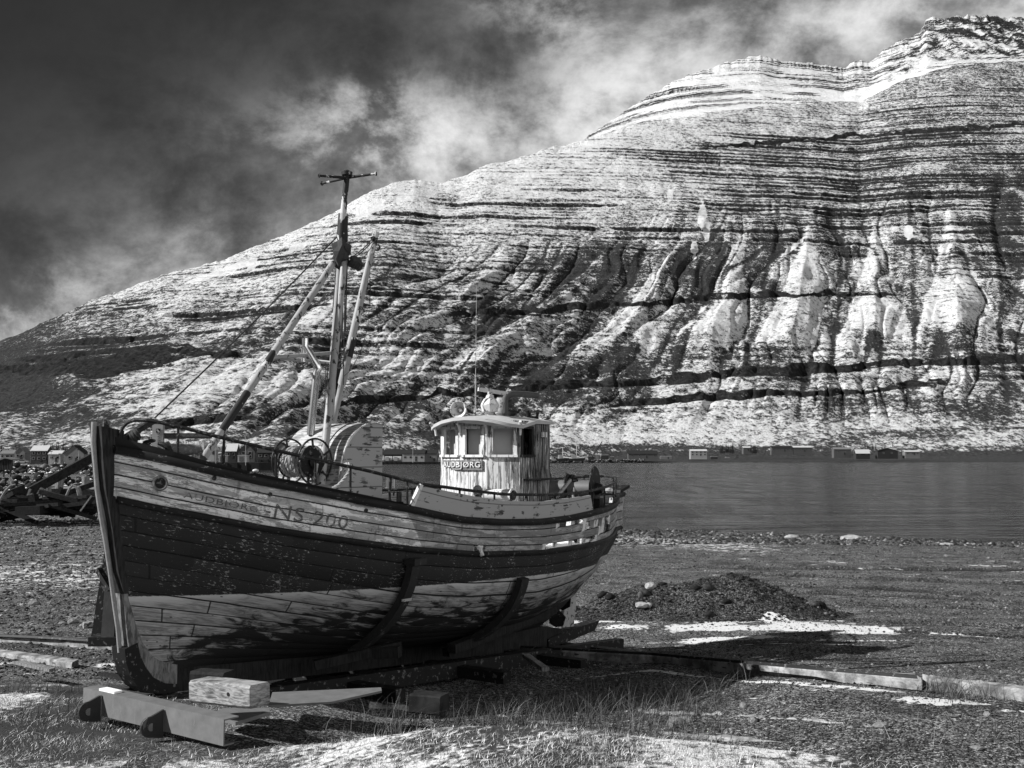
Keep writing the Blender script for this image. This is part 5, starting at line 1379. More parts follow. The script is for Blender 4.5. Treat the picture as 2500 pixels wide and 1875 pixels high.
# net winch on the stern
wax = Vector((.955, -.30, 0)).normalized(); wcn = P(1452, 1193, 16.7)
mb = MB()
for (d0, r_) in ((0, .335), (-.42, .22), (-.76, .30)): mb.lathe(wcn + wax * d0, wax, [(-.015, .05), (-.015, r_), (.0, r_ + .008), (.015, r_), (.015, .05)], 36)
win = mb.build('net_winch', M['dark_steel'], boat, smooth=True, label='net winch with large black discs on the stern')
mb = MB(); mb.lathe(wcn, wax, [(-.74, .125), (-.02, .125)], 24); M['worn_drum'] = mat_plain('worn_drum', .22, .42, .5, .35, 5, .3, .002, .09, .3, 9); mb.build('drum', M['worn_drum'], win, smooth=True)
mb = MB(); mb.box(wcn + wax * .05 - BZ * .52, (.12, .30, .75), (wax, Vector((.3, .955, 0)), BZ)); mb.box(wcn - wax * .42 - BZ * .45, (.06, .25, .6), (wax, Vector((.3, .955, 0)), BZ)); mb.box(wcn - wax * .3 - BZ * .23, (.5, .16, .08), (wax, Vector((.3, .955, 0)), BZ)); mb.build('winch_stand', M['dark_steel'], win)
mb = MB(); mb.lathe(wcn, wax, [(.015, .10), (.06, .09), (.12, .06)], 18); mb.build('winch_motor', M['black_iron'], win, smooth=True)
mb = MB(); mb.tube([P(1352, 1222, 15.3), P(1395, 1169, 15.6)], [.030, .026], 10); dv = mb.build('davit_arm', M['pole_paint'], boat, smooth=True)
mb = MB(); mb.blob(P(1397, 1166, 15.6), .06, 4, 2, .9); mb.blob(P(1403, 1172, 15.6), .04, 6, 2, .9); mb.build('davit_head', M['black_iron'], dv)
mb = MB()
for (s, t, z0, z1) in ((8.3, .45, 1.62, 1.98), (8.6, .1, 1.62, 1.98), (8.9, .2, 1.64, 2.0)): mb.tube([Bp(s, t, z0), Bp(s, t, z1)], .014, 7)
mb.tube([Bp(8.0, .5, 2.03), Bp(8.6, .1, 2.02), Bp(9.3, .05, 2.0)], .012, 6); mb.build('stern_gear', M['black_iron'], boat)
mb = MB(); mb.blob(Bp(9.35, .12, 1.76), .09, 3, 2, .5); mb.blob(Bp(9.45, .04, 1.77), .06, 5, 2, .5); o = mb.build('frayed_rope', M['rope'], None, smooth=True); tag(o, 'frayed pale rope end piled at the stern tip', 'rope')

# ================================================================== CRADLE, TIMBERS AND STEEL ROUND THE BOAT
def follow(s, V0, V1, off, side=1, n=24, dv=0.0):
    out = []
    for i in range(n):
        V_ = V0 + (V1 - V0) * i / (n - 1); t, z = hull(s, V_, off); out.append((t, z))
    return out
cr = empty('slipway_cradle', Bp(5.0, 0, -.3), 'rusty slipway cradle of curved side arms and steel beams under the boat hull', 'boat cradle')
def cradle_arm(s, V0, V1, w_, gap, side=1, name='side_arm', label=None, mat=None):
    mb = MB(); pi_ = follow(s, V0, V1, gap); po = follow(s, V0, V1, gap + .085); n = len(pi_); vs = []
    for i in range(n):
        for (p, e) in ((pi_[i], -w_ / 2), (pi_[i], w_ / 2), (po[i], w_ / 2), (po[i], -w_ / 2)): vs.append(Bp(s + e, side * p[0], p[1]))
    mb.add(vs, [(i * 4 + k, i * 4 + (k + 1) % 4, (i + 1) * 4 + (k + 1) % 4, (i + 1) * 4 + k) for i in range(n - 1) for k in range(4)] + [(3, 2, 1, 0), tuple((n - 1) * 4 + k for k in range(4))])
    return mb.build(name, mat or M['rubber'], cr, smooth=False, label=label)
a1 = cradle_arm(2.93, 4.75, 12.5, .13, .05, label='nearer curved side arm against the hull')
t_, z_ = hull(2.93, 4.75, .09); mb = MB(); mb.box(Bp(2.96, t_, z_), (.20, .15, .07), (BA, BN, BZ)); mb.build('arm_cap', M['rubber'], a1)
mb = MB(); q1 = hull(2.93, 7.0, .14); mb.box(Bp(2.93, *q1), (.16, .02, .03), (BA, BN, BZ)); mb.build('arm_clip', M['grey_paint'], a1)
a2 = cradle_arm(4.85, 5.6, 12.5, .15, .05, label='farther curved side arm against the hull')
for s in (2.93, 4.85, 7.0): cradle_arm(s, 5.0, 12.5, .13, .05, -1)
mb = MB(); q1 = hull(2.93, 12.2, .1); mb.beam(Bp(2.9, q1[0] - .1, q1[1] - .05), Bp(3.15, q1[0] + .42, q1[1] - .02), .16, .12); mb.beam(Bp(2.5, q1[0] - .25, q1[1] - .14), Bp(3.25, q1[0] + .35, q1[1] + .03), .12, .10); mb.build('bilge_block', M['dark_wood'], cr, label='weathered wedge timbers under the nearer arm')
mb = MB(); q1 = hull(4.85, 11, .1); mb.beam(Bp(4.4, q1[0] - .1, q1[1] - .10), Bp(6.7, q1[0] - .15, q1[1] + .12), .13, .11); mb.beam(Bp(4.6, q1[0] - .35, q1[1] - .2), Bp(6.9, q1[0] - .4, q1[1] - .0), .11, .10); mb.build('bilge_timber', M['dark_wood'], cr, label='long weathered timber below the farther arm')
for t in (-.55, .55):
    mb = MB(); mb.beam(Bp(.9, t, -.12), Bp(8.9, t, -.62), .16, .20); mb.build('cradle_beam', M['dark_steel'], cr)
for s in (1.6, 2.9, 4.85, 6.6, 8.0):
    mb = MB(); zc = -.12 - .062 * (s - .9) - .02; mb.beam(Bp(s, -1.35, zc - .0), Bp(s, 1.35, zc - .0), .16, .14); mb.build('cross_beam', M['dark_steel'], cr)
for s in (1.2, 2.4, 3.8, 5.2, 6.8, 7.9):
    mb = MB(); zk = -.05 - .075 * (s - .9); mb.box(Bp(s, 0, zk - .13), (.24, .60, .20), (BA, BN, BZ)); o = mb.build('keel_block', M['dark_wood'], cr)

# steel beam with two lugs in front of the stem foot
A_ = P(205, 1675, 9.85); A_.z = .17; Bm = P(548, 1738, 8.75); Bm.z = .15
beam = empty('steel_beam', (A_ + Bm) / 2 - BZ * .15, 'rusty channel beam with two round holed lugs lying on the grass below the stem', 'steel beam')
d_ = (Bm - A_).normalized(); nrm = Vector((d_.y, -d_.x, 0)).normalized()
mb = MB()
k1 = A_.lerp(Bm, .28)
for (a, b) in ((A_, k1), (k1, Bm)):
    mb.beam(a, b, .012, .20); mb.beam(a + BZ * .098 - nrm * .07, b + BZ * .098 - nrm * .07, .15, .012); mb.beam(a - BZ * .098 - nrm * .05, b - BZ * .098 - nrm * .05, .10, .012)
mb.build('channel', M['grey_steel'], beam)
for f in (.14, .60):
    c_ = A_.lerp(Bm, f) - BZ * .05 + nrm * .015
    e1 = (nrm * .95 - d_ * .3).normalized(); mb = MB(); ring = []
    for k in range(13):
        a = math.pi * k / 12; ring.append(c_ + e1 * (.10 + .085 * math.sin(a)) + BZ * (.085 * math.cos(a)))
    ring = [c_ + BZ * .13] + ring + [c_ - BZ * .10]
    mb.prism(ring, d_ * .02); lg = mb.build('lug', M['rubber'], beam)
    mb = MB(); mb.lathe(c_ + e1 * .10 - d_ * .003, d_, [(0, .032), (.026, .032)], 18); mb.build('pin_hole', M['grey_steel'], lg, label='pale round hole of the lug')
mb = MB(); mb.box(A_.lerp(Bm, .17) + BZ * .112 - nrm * .05, (.22, .08, .02), (d_, nrm, BZ)); o = mb.build('snow_strip', M['snow']); tag(o, 'little strip of snow on top of the lugged steel beam', 'snow', kind='stuff')
# plates under the bow
def slab(name, px, z, th, mat, label, cat):
    pts = []
    for (u, v) in px:
        r = ray(u, v); Y = (z - ZC) / (r[2] / r[1]); pts.append(P(u, v, Y))
    c_ = sum(pts, Vector()) / len(pts); mb = MB(); mb.prism([p - c_ for p in pts], (0, 0, -th)); o = mb.build(name, mat); o.location = c_; return tag(o, label, cat)
slab('steel_plate', [(515, 1742), (575, 1763), (660, 1737), (655, 1727), (545, 1728)], .14, .03, M['grey_steel'], 'small grey steel plate at the end of the lugged beam', 'steel plate')
slab('steel_plate', [(655, 1722), (810, 1713), (932, 1686), (930, 1678), (665, 1690)], .13, .02, M['grey_steel'], 'long grey steel plate reaching from the wooden block under the hull', 'steel plate')
slab('ground_plank', [(30, 1614), (120, 1634), (135, 1630), (60, 1612)], .07, .03, M['old_wood'], 'thin grey plank lying flat in the grass at the left edge', 'plank')
slab('ground_plank', [(240, 1642), (330, 1662), (345, 1656), (260, 1640)], .07, .03, M['dark_wood'], 'dark flat plank beside the foot of the stem', 'plank')
# sawn timber block
def timber(name, a, b, w_, h, mat, label, cat='timber block', cham=.02):
    a = Vector(a); b = Vector(b); x = (b - a).normalized(); y = BZ.cross(x).normalized(); z = x.cross(y); c_ = (a + b) / 2; l = (b - a).length / 2; mb = MB()
    prof = [(-w_ / 2 + cham, -h / 2), (w_ / 2 - cham, -h / 2), (w_ / 2, -h / 2 + cham), (w_ / 2, h / 2 - cham), (w_ / 2 - cham, h / 2), (-w_ / 2 + cham, h / 2), (-w_ / 2, h / 2 - cham), (-w_ / 2, -h / 2 + cham)]
    N = 6; vs = []; rr_ = random.Random(int(a.x * 100))
    for i in range(N):
        f = -1 + 2 * i / (N - 1); j = rr_.uniform(-.002, .002)
        for (p, q_) in prof: vs.append(x * (l * f + rr_.uniform(-.004, .004)) + y * (p + j) + z * (q_ + rr_.uniform(-.003, .003)))
    mb.add(vs, [(i * 8 + k, i * 8 + (k + 1) % 8, (i + 1) * 8 + (k + 1) % 8, (i + 1) * 8 + k) for i in range(N - 1) for k in range(8)] + [tuple(range(7, -1, -1)), tuple((N - 1) * 8 + k for k in range(8))])
    o = mb.build(name, mat); o.location = c_; return tag(o, label, cat)
ta = P(488, 1683, 9.35); tb = P(634, 1697, 8.95)
blk = timber('timber_block', ta, tb, .22, .185, M['block_wood'], 'bright sawn timber block with a bolt hole lying under the bow')
o = None
mb = MB(); fc = P(583, 1686, 9.08); nn_ = Vector(((tb - ta).y, -(tb - ta).x, 0)).normalized(); c_ = ta.lerp(tb, .66) + nn_ * .112; mb.lathe(c_ + BZ * .01, nn_, [(-.01, .014), (.003, .016)], 14)
o = mb.build('bolt_hole', M['black_iron'], None); o.location = -blk.location; o.parent = blk
timber('timber_block', P(478, 1660, 9.8), P(560, 1664, 9.7), .2, .18, M['dark_wood'], 'dark timber block behind the bright one under the bow')
timber('timber_block', P(1010, 1712, 10.4), P(1085, 1719, 10.3), .22, .17, M['wreck_wood'], 'old dark timber block in the shade under midships', cham=.012)
timber('leaning_plank', P(1283, 1600, 14.3), P(1332, 1634, 13.6), .10, .05, M['old_wood'], 'short pale plank leaning in the shade below the stern', 'plank', .008)
# upright steel prop behind the stem
up = empty('steel_upright', P(262, 1560, 12.6), 'tall leaning steel upright bolted to the kerb behind the stem', 'steel upright')
T0 = P(283, 1300, 12.75)
mb = MB(); mb.beam(P(236, 1560, 12.7), P(272, 1330, 12.8), .13, .02, up=(0, 1, 0)); mb.build('flange', M['black_iron'], up)
mb = MB(); mb.beam(P(262, 1562, 12.45), P(281, 1310, 12.6), .02, .14, up=(1, .2, 0)); mb.build('web', M['grey_steel'], up)
mb = MB(); mb.beam(P(282, 1564, 12.5), P(292, 1300, 12.65), .15, .05, up=(0, 1, 0)); mb.build('flange', M['black_iron'], up)
mb = MB(); mb.beam(P(240, 1390, 12.4), P(271, 1440, 12.3), .07, .05); mb.build('cleat_arm', M['black_iron'], up)
mb = MB(); mb.box(P(264, 1562, 12.55), (.34, .3, .10)); mb.build('base_plate', M['black_iron'], up)
# kerbs of the slipway
def kerb(name, px_top, mat, label, w_=.22, drop=.25, Yt=None, jit=.012):
    pts = [P(u, v, Y) for u, v, Y in px_top]; mb = MB(); vs = []; uvv = []
    N = 60; a = np.array([tuple(p) for p in pts]); d0 = np.concatenate([[0], np.cumsum(np.linalg.norm(np.diff(a, axis=0), axis=1))]); x = np.linspace(0, d0[-1], N); q_ = np.stack([np.interp(x, d0, a[:, i]) for i in range(3)], 1)
    c0 = Vector(q_.mean(0)); c0.z = q_[:, 2].min() - drop
    for i in range(N):
        p = Vector(q_[i]) - c0; j = jit * (vn(i * .7, 0, 3) - .5); j2 = jit * (vn(i * .9, 4, 3) - .5)
        vs += [p + Vector((0, 0 - .01 + j2, -drop)), p + Vector((0, j, -.02 + j)), p + Vector((0, .02 + j, j)), p + Vector((0, w_ + j2, j2)), p + Vector((0, w_, -drop))]
    mb.add(vs, [(i * 5 + k, i * 5 + (k + 1) % 5, (i + 1) * 5 + (k + 1) % 5, (i + 1) * 5 + k) for i in range(N - 1) for k in range(5)] + [(4, 3, 2, 1, 0), tuple((N - 1) * 5 + k for k in range(5))])
    o = mb.build(name, mat); o.location = c0; return tag(o, label, 'kerb')
def gpx(lst, zo): return [((q_ := onground(u, v, zo)), (u, v, q_.y))[1] for u, v in lst]
kerb('concrete_kerb', gpx([(1150, 1577), (1589, 1600), (2000, 1636), (2250, 1656)], .12), M['concrete'], 'long low concrete slipway kerb running right from under the stern', drop=.30)
kerb('concrete_kerb', gpx([(2272, 1657), (2500, 1683), (2800, 1712)], .12), M['concrete'], 'separate end piece of concrete kerb at the right edge', drop=.30)
kerb('concrete_kerb', gpx([(-300, 1532), (0, 1553), (150, 1560), (310, 1572)], .11), M['concrete'], 'pale low concrete kerb at the left edge behind the stem', drop=.25)
kerb('concrete_kerb', gpx([(-300, 1562), (0, 1594), (110, 1608), (175, 1618)], .07), M['concrete'], 'nearer broken concrete kerb at the left edge', drop=.2)
kerb('rail_beam', gpx([(-300, 1527), (0, 1549), (150, 1556), (310, 1568)], .14), M['black_iron'], 'thin dark steel rail on top of the left kerb', w_=.08, drop=.03, jit=.002)
kerb('rail_beam', gpx([(1150, 1571), (1589, 1594), (2000, 1630), (2240, 1650)], .18), M['dark_steel'], 'thin dark steel rail on top of the long right kerb', w_=.06, drop=.028, jit=.002)
kerb('edge_slab', gpx([(900, 1722), (1018, 1733), (1290, 1762), (1560, 1786), (1900, 1816), (2300, 1850)], .0), M['concrete'], 'narrow sunken concrete edging along the grass bank', w_=.10, drop=.16, jit=.045)
kerb('sunken_rail', gpx([(1560, 1738), (1780, 1748), (1990, 1762), (2200, 1790)], .005), M['concrete'], 'half buried second slipway rail between the kerb and the grass', w_=.08, drop=.10, jit=.05)
# plastic pipe
pp = onground(206, 1527, .05); mb = MB(); e_ = Vector((.97, .62, .05)).normalized(); prof = []
mb.lathe((0, 0, 0), e_, [(0, .048), (0, .060), (.03, .062), (.44, .058), (.44, .048)], 20); o = mb.build('plastic_pipe', M['grey_paint'], None, smooth=True); o.location = P(203, 1527, pp.y); tag(o, 'short grey plastic pipe lying open end towards the camera', 'pipe')

# ================================================================== GRASS
def blades(name, pts, h, w_, lean, mat, label, seg=2):
    """pts (n,3); every blade a narrow bent strip"""
    n = len(pts); a = RNG.uniform(0, 6.283, n); b = RNG.normal(0, 1, (n, 2)) * lean[:, None] + np.array([[.25, .05]]) * lean[:, None]
    wx = np.cos(a) * w_; wy = np.sin(a) * w_; V_ = []
    for k in range(seg + 1):
        f = k / seg; cx = pts[:, 0] + b[:, 0] * h * f ** 1.6; cy = pts[:, 1] + b[:, 1] * h * f ** 1.6; cz_ = pts[:, 2] + h * f * (1 - .35 * np.minimum(lean, 1.2) * f)
        ww_ = (1 - f * .85) * .5
        V_ += [np.stack([cx - wx * ww_, cy - wy * ww_, cz_], -1), np.stack([cx + wx * ww_, cy + wy * ww_, cz_], -1)]
    V_ = np.stack(V_, 1); m = 2 * (seg + 1); base = np.array([[2 * k, 2 * k + 1, 2 * k + 3, 2 * k + 2] for k in range(seg)])
    Fq = base[None] + (np.arange(n) * m)[:, None, None]
    o = np_mesh(name, V_.reshape(-1, 3), Fq.reshape(-1, 4), mat, smooth=False); return tag(o, label, 'grass', kind='stuff')
def snow_bank(x, y): return .42 + 1.15 * (fbm(x / .9, y / 1.2, 4, .55, 15) - .5) + .16 * gauss2(y, 5.4, 1.2) + .25 * gauss2(x, 1.0, 1.4) * gauss2(y, 6.2, 1.0) - .50 * sst(y, 8.4, 9.2) * (x < -1.5)
def bank_pts(n):
    y = 4.2 + (10.9 - 4.2) * RNG.random(n) ** 1.15; x = RNG.uniform(-.54, .54, n) * y
    e = bank_edge(x); ok = np.where(x > -2.4, y < e + .12 * RNG.normal(0, 1, n), y < 10.9)
    # clumps
    dn = fbm(x * 1.1, y * 1.4, 4, .55, 71); ok &= RNG.random(n) < (.25 + 1.1 * sst(dn, .38, .62)) * (1 - .45 * sst(snow_bank(x, y), .34, .60))
    # keep clear of the steel beam and plates
    ok &= ~((x > -3.9) & (x < -1.0) & (np.abs(y - np.interp(x, [-3.9, -2.3, -1.0], [9.6, 8.95, 9.3])) < .10))
    x, y = x[ok], y[ok]; return np.stack([x, y, gz(x, y) - .005], -1)
p_ = bank_pts(230000); n_ = len(p_)
blades('grass', p_, RNG.uniform(.012, .048, n_) * (1 + .8 * (RNG.random(n_) < .06)), .0035 + .0035 * RNG.random(n_), RNG.uniform(.2, 1.1, n_), M['grass'], 'short straw coloured grass with snow between the blades on the near bank')
def tuft_pts(cx, cy, sx, sy, n): 
    x = cx + RNG.normal(0, 1, n) * sx; y = cy + RNG.normal(0, 1, n) * sy; return np.stack([x, y, gz(x, y)], -1)
T_ = [tuft_pts(x, y, sx, sy, n) for (x, y, sx, sy, n) in ((.6, 11.2, .7, .5, 1500), (1.1, 10.0, .5, .5, 900), (-.2, 10.3, .6, .4, 700), (1.6, 12.2, .5, .4, 700), (.3, 9.1, .5, .25, 350), (-.7, 9.2, .5, .2, 300), (4.35, 11.25, .12, .12, 160),
                                                          (4.4, 10.8, .25, .15, 120), (-.9, 8.35, .05, .05, 60), (2.6, 9.8, .3, .2, 60), (3.3, 9.2, .5, .3, 60), (4.3, 8.6, .5, .4, 90), (-5.6, 10.35, .35, .12, 160), (-4.9, 11.2, .5, .08, 160), (-4.2, 10.1, .4, .15, 90))]
p_ = np.concatenate(T_); n_ = len(p_)
blades('dry_grass', p_, RNG.uniform(.08, .34, n_), .004 + .003 * RNG.random(n_), RNG.uniform(.2, 1.0, n_), M['tall_grass'], 'long dry grass growing in tufts under and behind the stern', 3)

# ================================================================== VILLAGE AND HARBOUR
def zland(x, y): return max(land_z(x, y), SEA + .6)
def house(u0, u1, v_base, Y, hw, hr, wall, roof, label, cat='house', name='house', depth=7.0, wins=2, gable=False, sunk=3.0, pane='glass_dark', floors=1, door=True):
    """building whose front spans photo columns u0..u1; hw wall height, hr roof rise, metres"""
    a = P(u0, v_base, Y); b = P(u1, v_base, Y); w_ = (b - a).length; c0 = Vector(((a.x + b.x) / 2, Y, a.z))
    root = empty(name, c0, label, cat, None)
    mb = MB(); h0 = -sunk
    if gable:
        mb.prism([c0 + Vector((-w_ / 2, 0, h0)), c0 + Vector((w_ / 2, 0, h0)), c0 + Vector((w_ / 2, 0, hw)), c0 + Vector((0, 0, hw + hr)), c0 + Vector((-w_ / 2, 0, hw))], (0, depth, 0))
    else:
        x0, x1 = -w_ / 2, w_ / 2
        for (dy0, dy1) in ((0, depth),):
            mb.prism([c0 + Vector((x0, 0, h0)), c0 + Vector((x0, depth, h0)), c0 + Vector((x0, depth, hw)), c0 + Vector((x0, depth / 2, hw + hr)), c0 + Vector((x0, 0, hw))], (w_, 0, 0))
    mb.build('wall', M[wall], root)
    mb = MB(); o = .35; t = .18
    if gable:
        for s_ in (-1, 1):
            mb.prism([c0 + Vector((0, -o, hw + hr + .03)), c0 + Vector((s_ * (w_ / 2 + o), -o, hw - o * hr / (w_ / 2) + .03)), c0 + Vector((s_ * (w_ / 2 + o), -o, hw - o * hr / (w_ / 2) + t + .03)), c0 + Vector((0, -o, hw + hr + t + .03))], (0, depth + 2 * o, 0))
    else:
        for s_ in (-1, 1):
            ym = depth / 2; ye = -o if s_ < 0 else depth + o; ze = hw - o * hr / (depth / 2) + .03
            mb.prism([c0 + Vector((-w_ / 2 - o, ym, hw + hr + .03)), c0 + Vector((-w_ / 2 - o, ye, ze)), c0 + Vector((-w_ / 2 - o, ye, ze + t)), c0 + Vector((-w_ / 2 - o, ym, hw + hr + t + .03))], (w_ + 2 * o, 0, 0))
    mb.build('roof', M[roof], root)
    for f in range(floors):
        for k in range(wins):
            x = -w_ / 2 + w_ * (k + .5) / wins; z = (f + .55) * hw / floors
            if gable and wins > 1: x *= .8
            mb = MB(); mb.box(c0 + Vector((x, -.06, z)), (min(1.5, w_ / wins * .55), .10, min(1.3, hw * .42))); fr_ = mb.build('window', M['wall_white'], root)
            mb = MB(); mb.box(c0 + Vector((x, -.10, z)), (min(1.2, w_ / wins * .42), .06, min(1.0, hw * .32))); mb.build('pane', M['glass_dark'], fr_)
    if door:
        mb = MB(); mb.box(c0 + Vector((w_ * .12 if wins != 1 else w_ * .3, -.07, 1.0)), (1.0, .12, 2.0)); mb.build('door', M['wall_dark'], root)
    return root
H_ = [(0, 33, 1121, 560, 2.8, 1.6, 'wall_white', 'roof_grey', 'low white house with pale grey roof at the left picture edge', 3, 0, 1),
      (36, 60, 1122, 555, 3.6, 2.4, 'wall_pale', 'roof_grey', 'tall narrow grey house beside the low white one', 2, 1, 1),
      (75, 114, 1126, 540, 5.2, 2.4, 'wall_dark', 'roof_snow', 'dark house with snowy roof near the conifers', 3, 0, 2),
      (118, 148, 1127, 530, 3.6, 1.6, 'wall_white', 'roof_snow', 'small white house with snowy roof left of the big pale one', 2, 0, 1),
      (155, 204, 1128, 520, 4.0, 3.8, 'wall_pale', 'roof_dark', 'big pale gabled house nearest the stem on the left', 2, 1, 1),
      (214, 246, 1122, 480, 5.0, 1.0, 'wall_white', 'roof_grey', 'white clapboard house half hidden behind the stem', 2, 0, 1),
      (552, 576, 1118, 500, 3.2, 3.2, 'wall_dark', 'roof_snow', 'dark gabled house with snow covered roof behind the bow rail', 2, 0, 1),
      (582, 622, 1119, 480, 3.0, 3.6, 'wall_grey', 'roof_dark', 'grey gabled house with balcony behind the second kiosk', 2, 1, 2),
      (628, 672, 1121, 470, 2.8, 2.4, 'wall_dark', 'roof_dark', 'long dark house with broad roof left of the reel', 3, 0, 1),
      (674, 700, 1106, 640, 3.0, 3.0, 'wall_pale', 'roof_dark', 'pale gabled house on the slope above the reel', 2, 1, 1),
      (508, 524, 1110, 560, 3.0, 3.0, 'wall_white', 'roof_snow', 'small white house behind the raking mast leg', 1, 1, 1),
      (635, 655, 1102, 680, 2.8, 2.0, 'wall_white', 'roof_grey', 'little white house on the slope beside the conifers', 2, 0, 1),
      (1346, 1362, 1124, 900, 4.0, 1.0, 'wall_white', 'roof_dark', 'white shed at the far shore right behind the wheelhouse', 1, 0, 1),
      (1534, 1606, 1118, 960, 3.6, 3.0, 'wall_grey', 'roof_dark', 'long dark roofed warehouse at the far shore left of centre', 4, 0, 1),
      (1686, 1726, 1113, 1000, 4.4, 1.4, 'wall_white', 'roof_snow', 'white two storey house alone on the far shore', 4, 0, 2),
      (1815, 1835, 1101, 1080, 3.2, 1.2, 'wall_grey', 'roof_snow', 'small house between dark conifers on the far shore', 3, 0, 1),
      (1884, 1936, 1103, 1060, 4.0, 1.6, 'wall_grey', 'roof_dark', 'left wing of the long many windowed building on the far shore', 6, 0, 1),
      (1937, 1982, 1103, 1060, 4.2, 1.5, 'wall_grey', 'roof_snow', 'right wing of the long many windowed building on the far shore', 5, 0, 1),
      (2036, 2078, 1110, 1020, 5.0, 1.6, 'wall_grey', 'roof_grey', 'square grey shed on the far shore right of the long building', 2, 0, 1),
      (2090, 2124, 1113, 1010, 2.4, 3.4, 'wall_dark', 'roof_snow', 'low house with snowy gable roof on the far shore', 2, 0, 1),
      (2143, 2192, 1112, 1010, 4.2, 2.6, 'wall_dark', 'roof_dark', 'dark broad roofed boathouse on the far shore', 2, 1, 1),
      (2210, 2246, 1111, 1010, 3.0, 1.2, 'wall_pale', 'roof_snow', 'rightmost low white building on the far shore', 3, 0, 1)]
for (u0, u1, vb, Y, hw, hr, wl, rf, lab, nw, gb, fl) in H_:
    house(u0, u1, vb, Y, hw, hr, wl, rf, lab, wins=nw, gable=bool(gb), floors=fl)
# warehouses between casing and wheelhouse
house(938, 983, 1126, 730, 4.4, 3.4, 'wall_dark', 'roof_dark', 'dark roofed warehouse hall left of the wheelhouse, with tanks in front', 'warehouse', 'warehouse', 16, 0, door=False)
house(982, 1036, 1126, 725, 4.8, 2.6, 'wall_white', 'roof_dark', 'white walled warehouse with dark roof left of the wheelhouse', 'warehouse', 'warehouse', 16, 4)
house(1036, 1066, 1126, 728, 5.0, 2.6, 'wall_pale', 'roof_dark', 'warehouse with pale door bay right beside the wheelhouse', 'warehouse', 'warehouse', 16, 1)
for k, (u0, u1, lab) in enumerate(((940, 958, 'left round tank in front of the dark warehouse'), (960, 980, 'right round tank in front of the dark warehouse'))):
    a, b = P(u0, 1121, 712), P(u1, 1121, 712); r_ = empty('storage_tank', (a + b) / 2 - BZ * 1.5, lab, 'tank', None); mb = MB(); mb.tube([a, b], 1.9, 16); mb.build('shell', M['grey_paint'], r_, smooth=True)
    mb = MB(); mb.box((a + b) / 2 + Vector((-.8, -1.95, .2)), (2.2, .2, 2.6)); mb.build('marking_plate', M['wall_white'], r_)
def quay(u0, u1, vt, vb, Y, dep, label, mat='wreck_wood'):
    a, b = P(u0, vt, Y), P(u1, vt, Y); zb = min(P(u0, vb, Y).z, SEA) - .5; mb = MB(); c_ = Vector(((a.x + b.x) / 2, Y, zb)); mb.box(c_ + Vector((0, dep / 2, (a.z - zb) / 2)), ((b - a).length, dep, a.z - zb))
    for i in range(int((b - a).length / 3)): mb.box(Vector((a.x + 1 + i * 3, Y - .12, (a.z + zb) / 2)), (.35, .25, a.z - zb - .1))
    o = mb.build('quay', M[mat]); tag(o, label, 'quay'); return o
quay(905, 1072, 1127.5, 1136, 705, 12, 'long dark quay under the warehouses across the water')
quay(498, 632, 1129, 1150, 335, 22, 'dark quay wall with two kiosks behind the bow')
quay(630, 700, 1122, 1130, 450, 12, 'low dark quay below the long dark house')
for (u0, u1, lab) in ((534, 552, 'left of the two small white kiosks on the quay'), (580, 603, 'right of the two small white kiosks on the quay')):
    a, b = P(u0, 1128, 338), P(u1, 1128, 338); w_ = (b - a).length; r_ = empty('kiosk', (a + b) / 2, lab, 'kiosk'); mb = MB(); mb.box((a + b) / 2 + Vector((0, w_ / 2, .95)), (w_, w_, 1.9)); mb.build('wall', M['wall_white'], r_)
    mb = MB(); mb.box((a + b) / 2 + Vector((0, w_ / 2, 1.97)), (w_ + .2, w_ + .2, .14)); mb.build('roof', M['roof_snow'], r_)
    mb = MB(); mb.box((a + b) / 2 + Vector((-w_ * .1, -.03, .9)), (w_ * .45, .08, 1.3)); mb.build('window', M['wall_grey'], r_)
# conifers and bare trees
def conifer(h, seed):
    rr_ = random.Random(seed); root = empty('conifer_tree', (0, 0, 0)); mb = MB(); mb.tube([(0, 0, 0), (0, 0, h)], [h * .02, .02], 5); mb.build('trunk', M['dark_wood'], root)
    mb = MB(); n = 170
    for i in range(n):
        f = (i / n) ** .8; z = h * (.10 + .88 * f); L = h * .20 * (1 - f) ** .8 * rr_.uniform(.55, 1.15) + .05; a = i * 2.4 + rr_.uniform(-.4, .4); c, s = math.cos(a), math.sin(a); w_ = L * .28
        mb.add([(0, 0, z), (c * L * .6 - s * w_, s * L * .6 + c * w_, z - L * .15), (c * L, s * L, z - L * .35), (c * L * .6 + s * w_, s * L * .6 - c * w_, z - L * .15)], [(0, 1, 2, 3)])
    mb.build('crown', M['conifer'], root); return root
def bare_tree(h, seed):
    rr_ = random.Random(seed); root = empty('bare_tree', (0, 0, 0)); mb = MB(); mb.tube([(0, 0, 0), (.1, 0, h * .45), (0, .1, h * .8)], [h * .025, h * .018, .02], 5); mb.build('trunk', M['dark_wood'], root)
    mb = MB()
    for i in range(60):
        z = h * rr_.uniform(.2, .75); a = rr_.uniform(0, 6.28); l = h * rr_.uniform(.15, .4); e_ = (math.cos(a) * l * .7, math.sin(a) * l * .7, z + l * .8); mb.tube([(0, 0, z), e_], [h * .008, h * .004], 3, cap=False)
    mb.build('crown', M['bare_twigs'], root); return root
protoC = [conifer(9.0, 1), conifer(7.5, 2), conifer(10.0, 3)]; protoB = [bare_tree(8, 4), bare_tree(7, 5)]; usedC = set()
def plant(protos, k, u, v, Y, sc, label, group):
    pr = protos[k % len(protos)]; key = (id(pr)); o = pr if key not in usedC else copy_tree(pr); usedC.add(key)
    o.location = P(u, v, Y); o.scale = (sc, sc, sc); o.rotation_euler.z = k * 1.3; tag(o, label, 'tree', group); return o
rt_ = random.Random(8); kk = 0
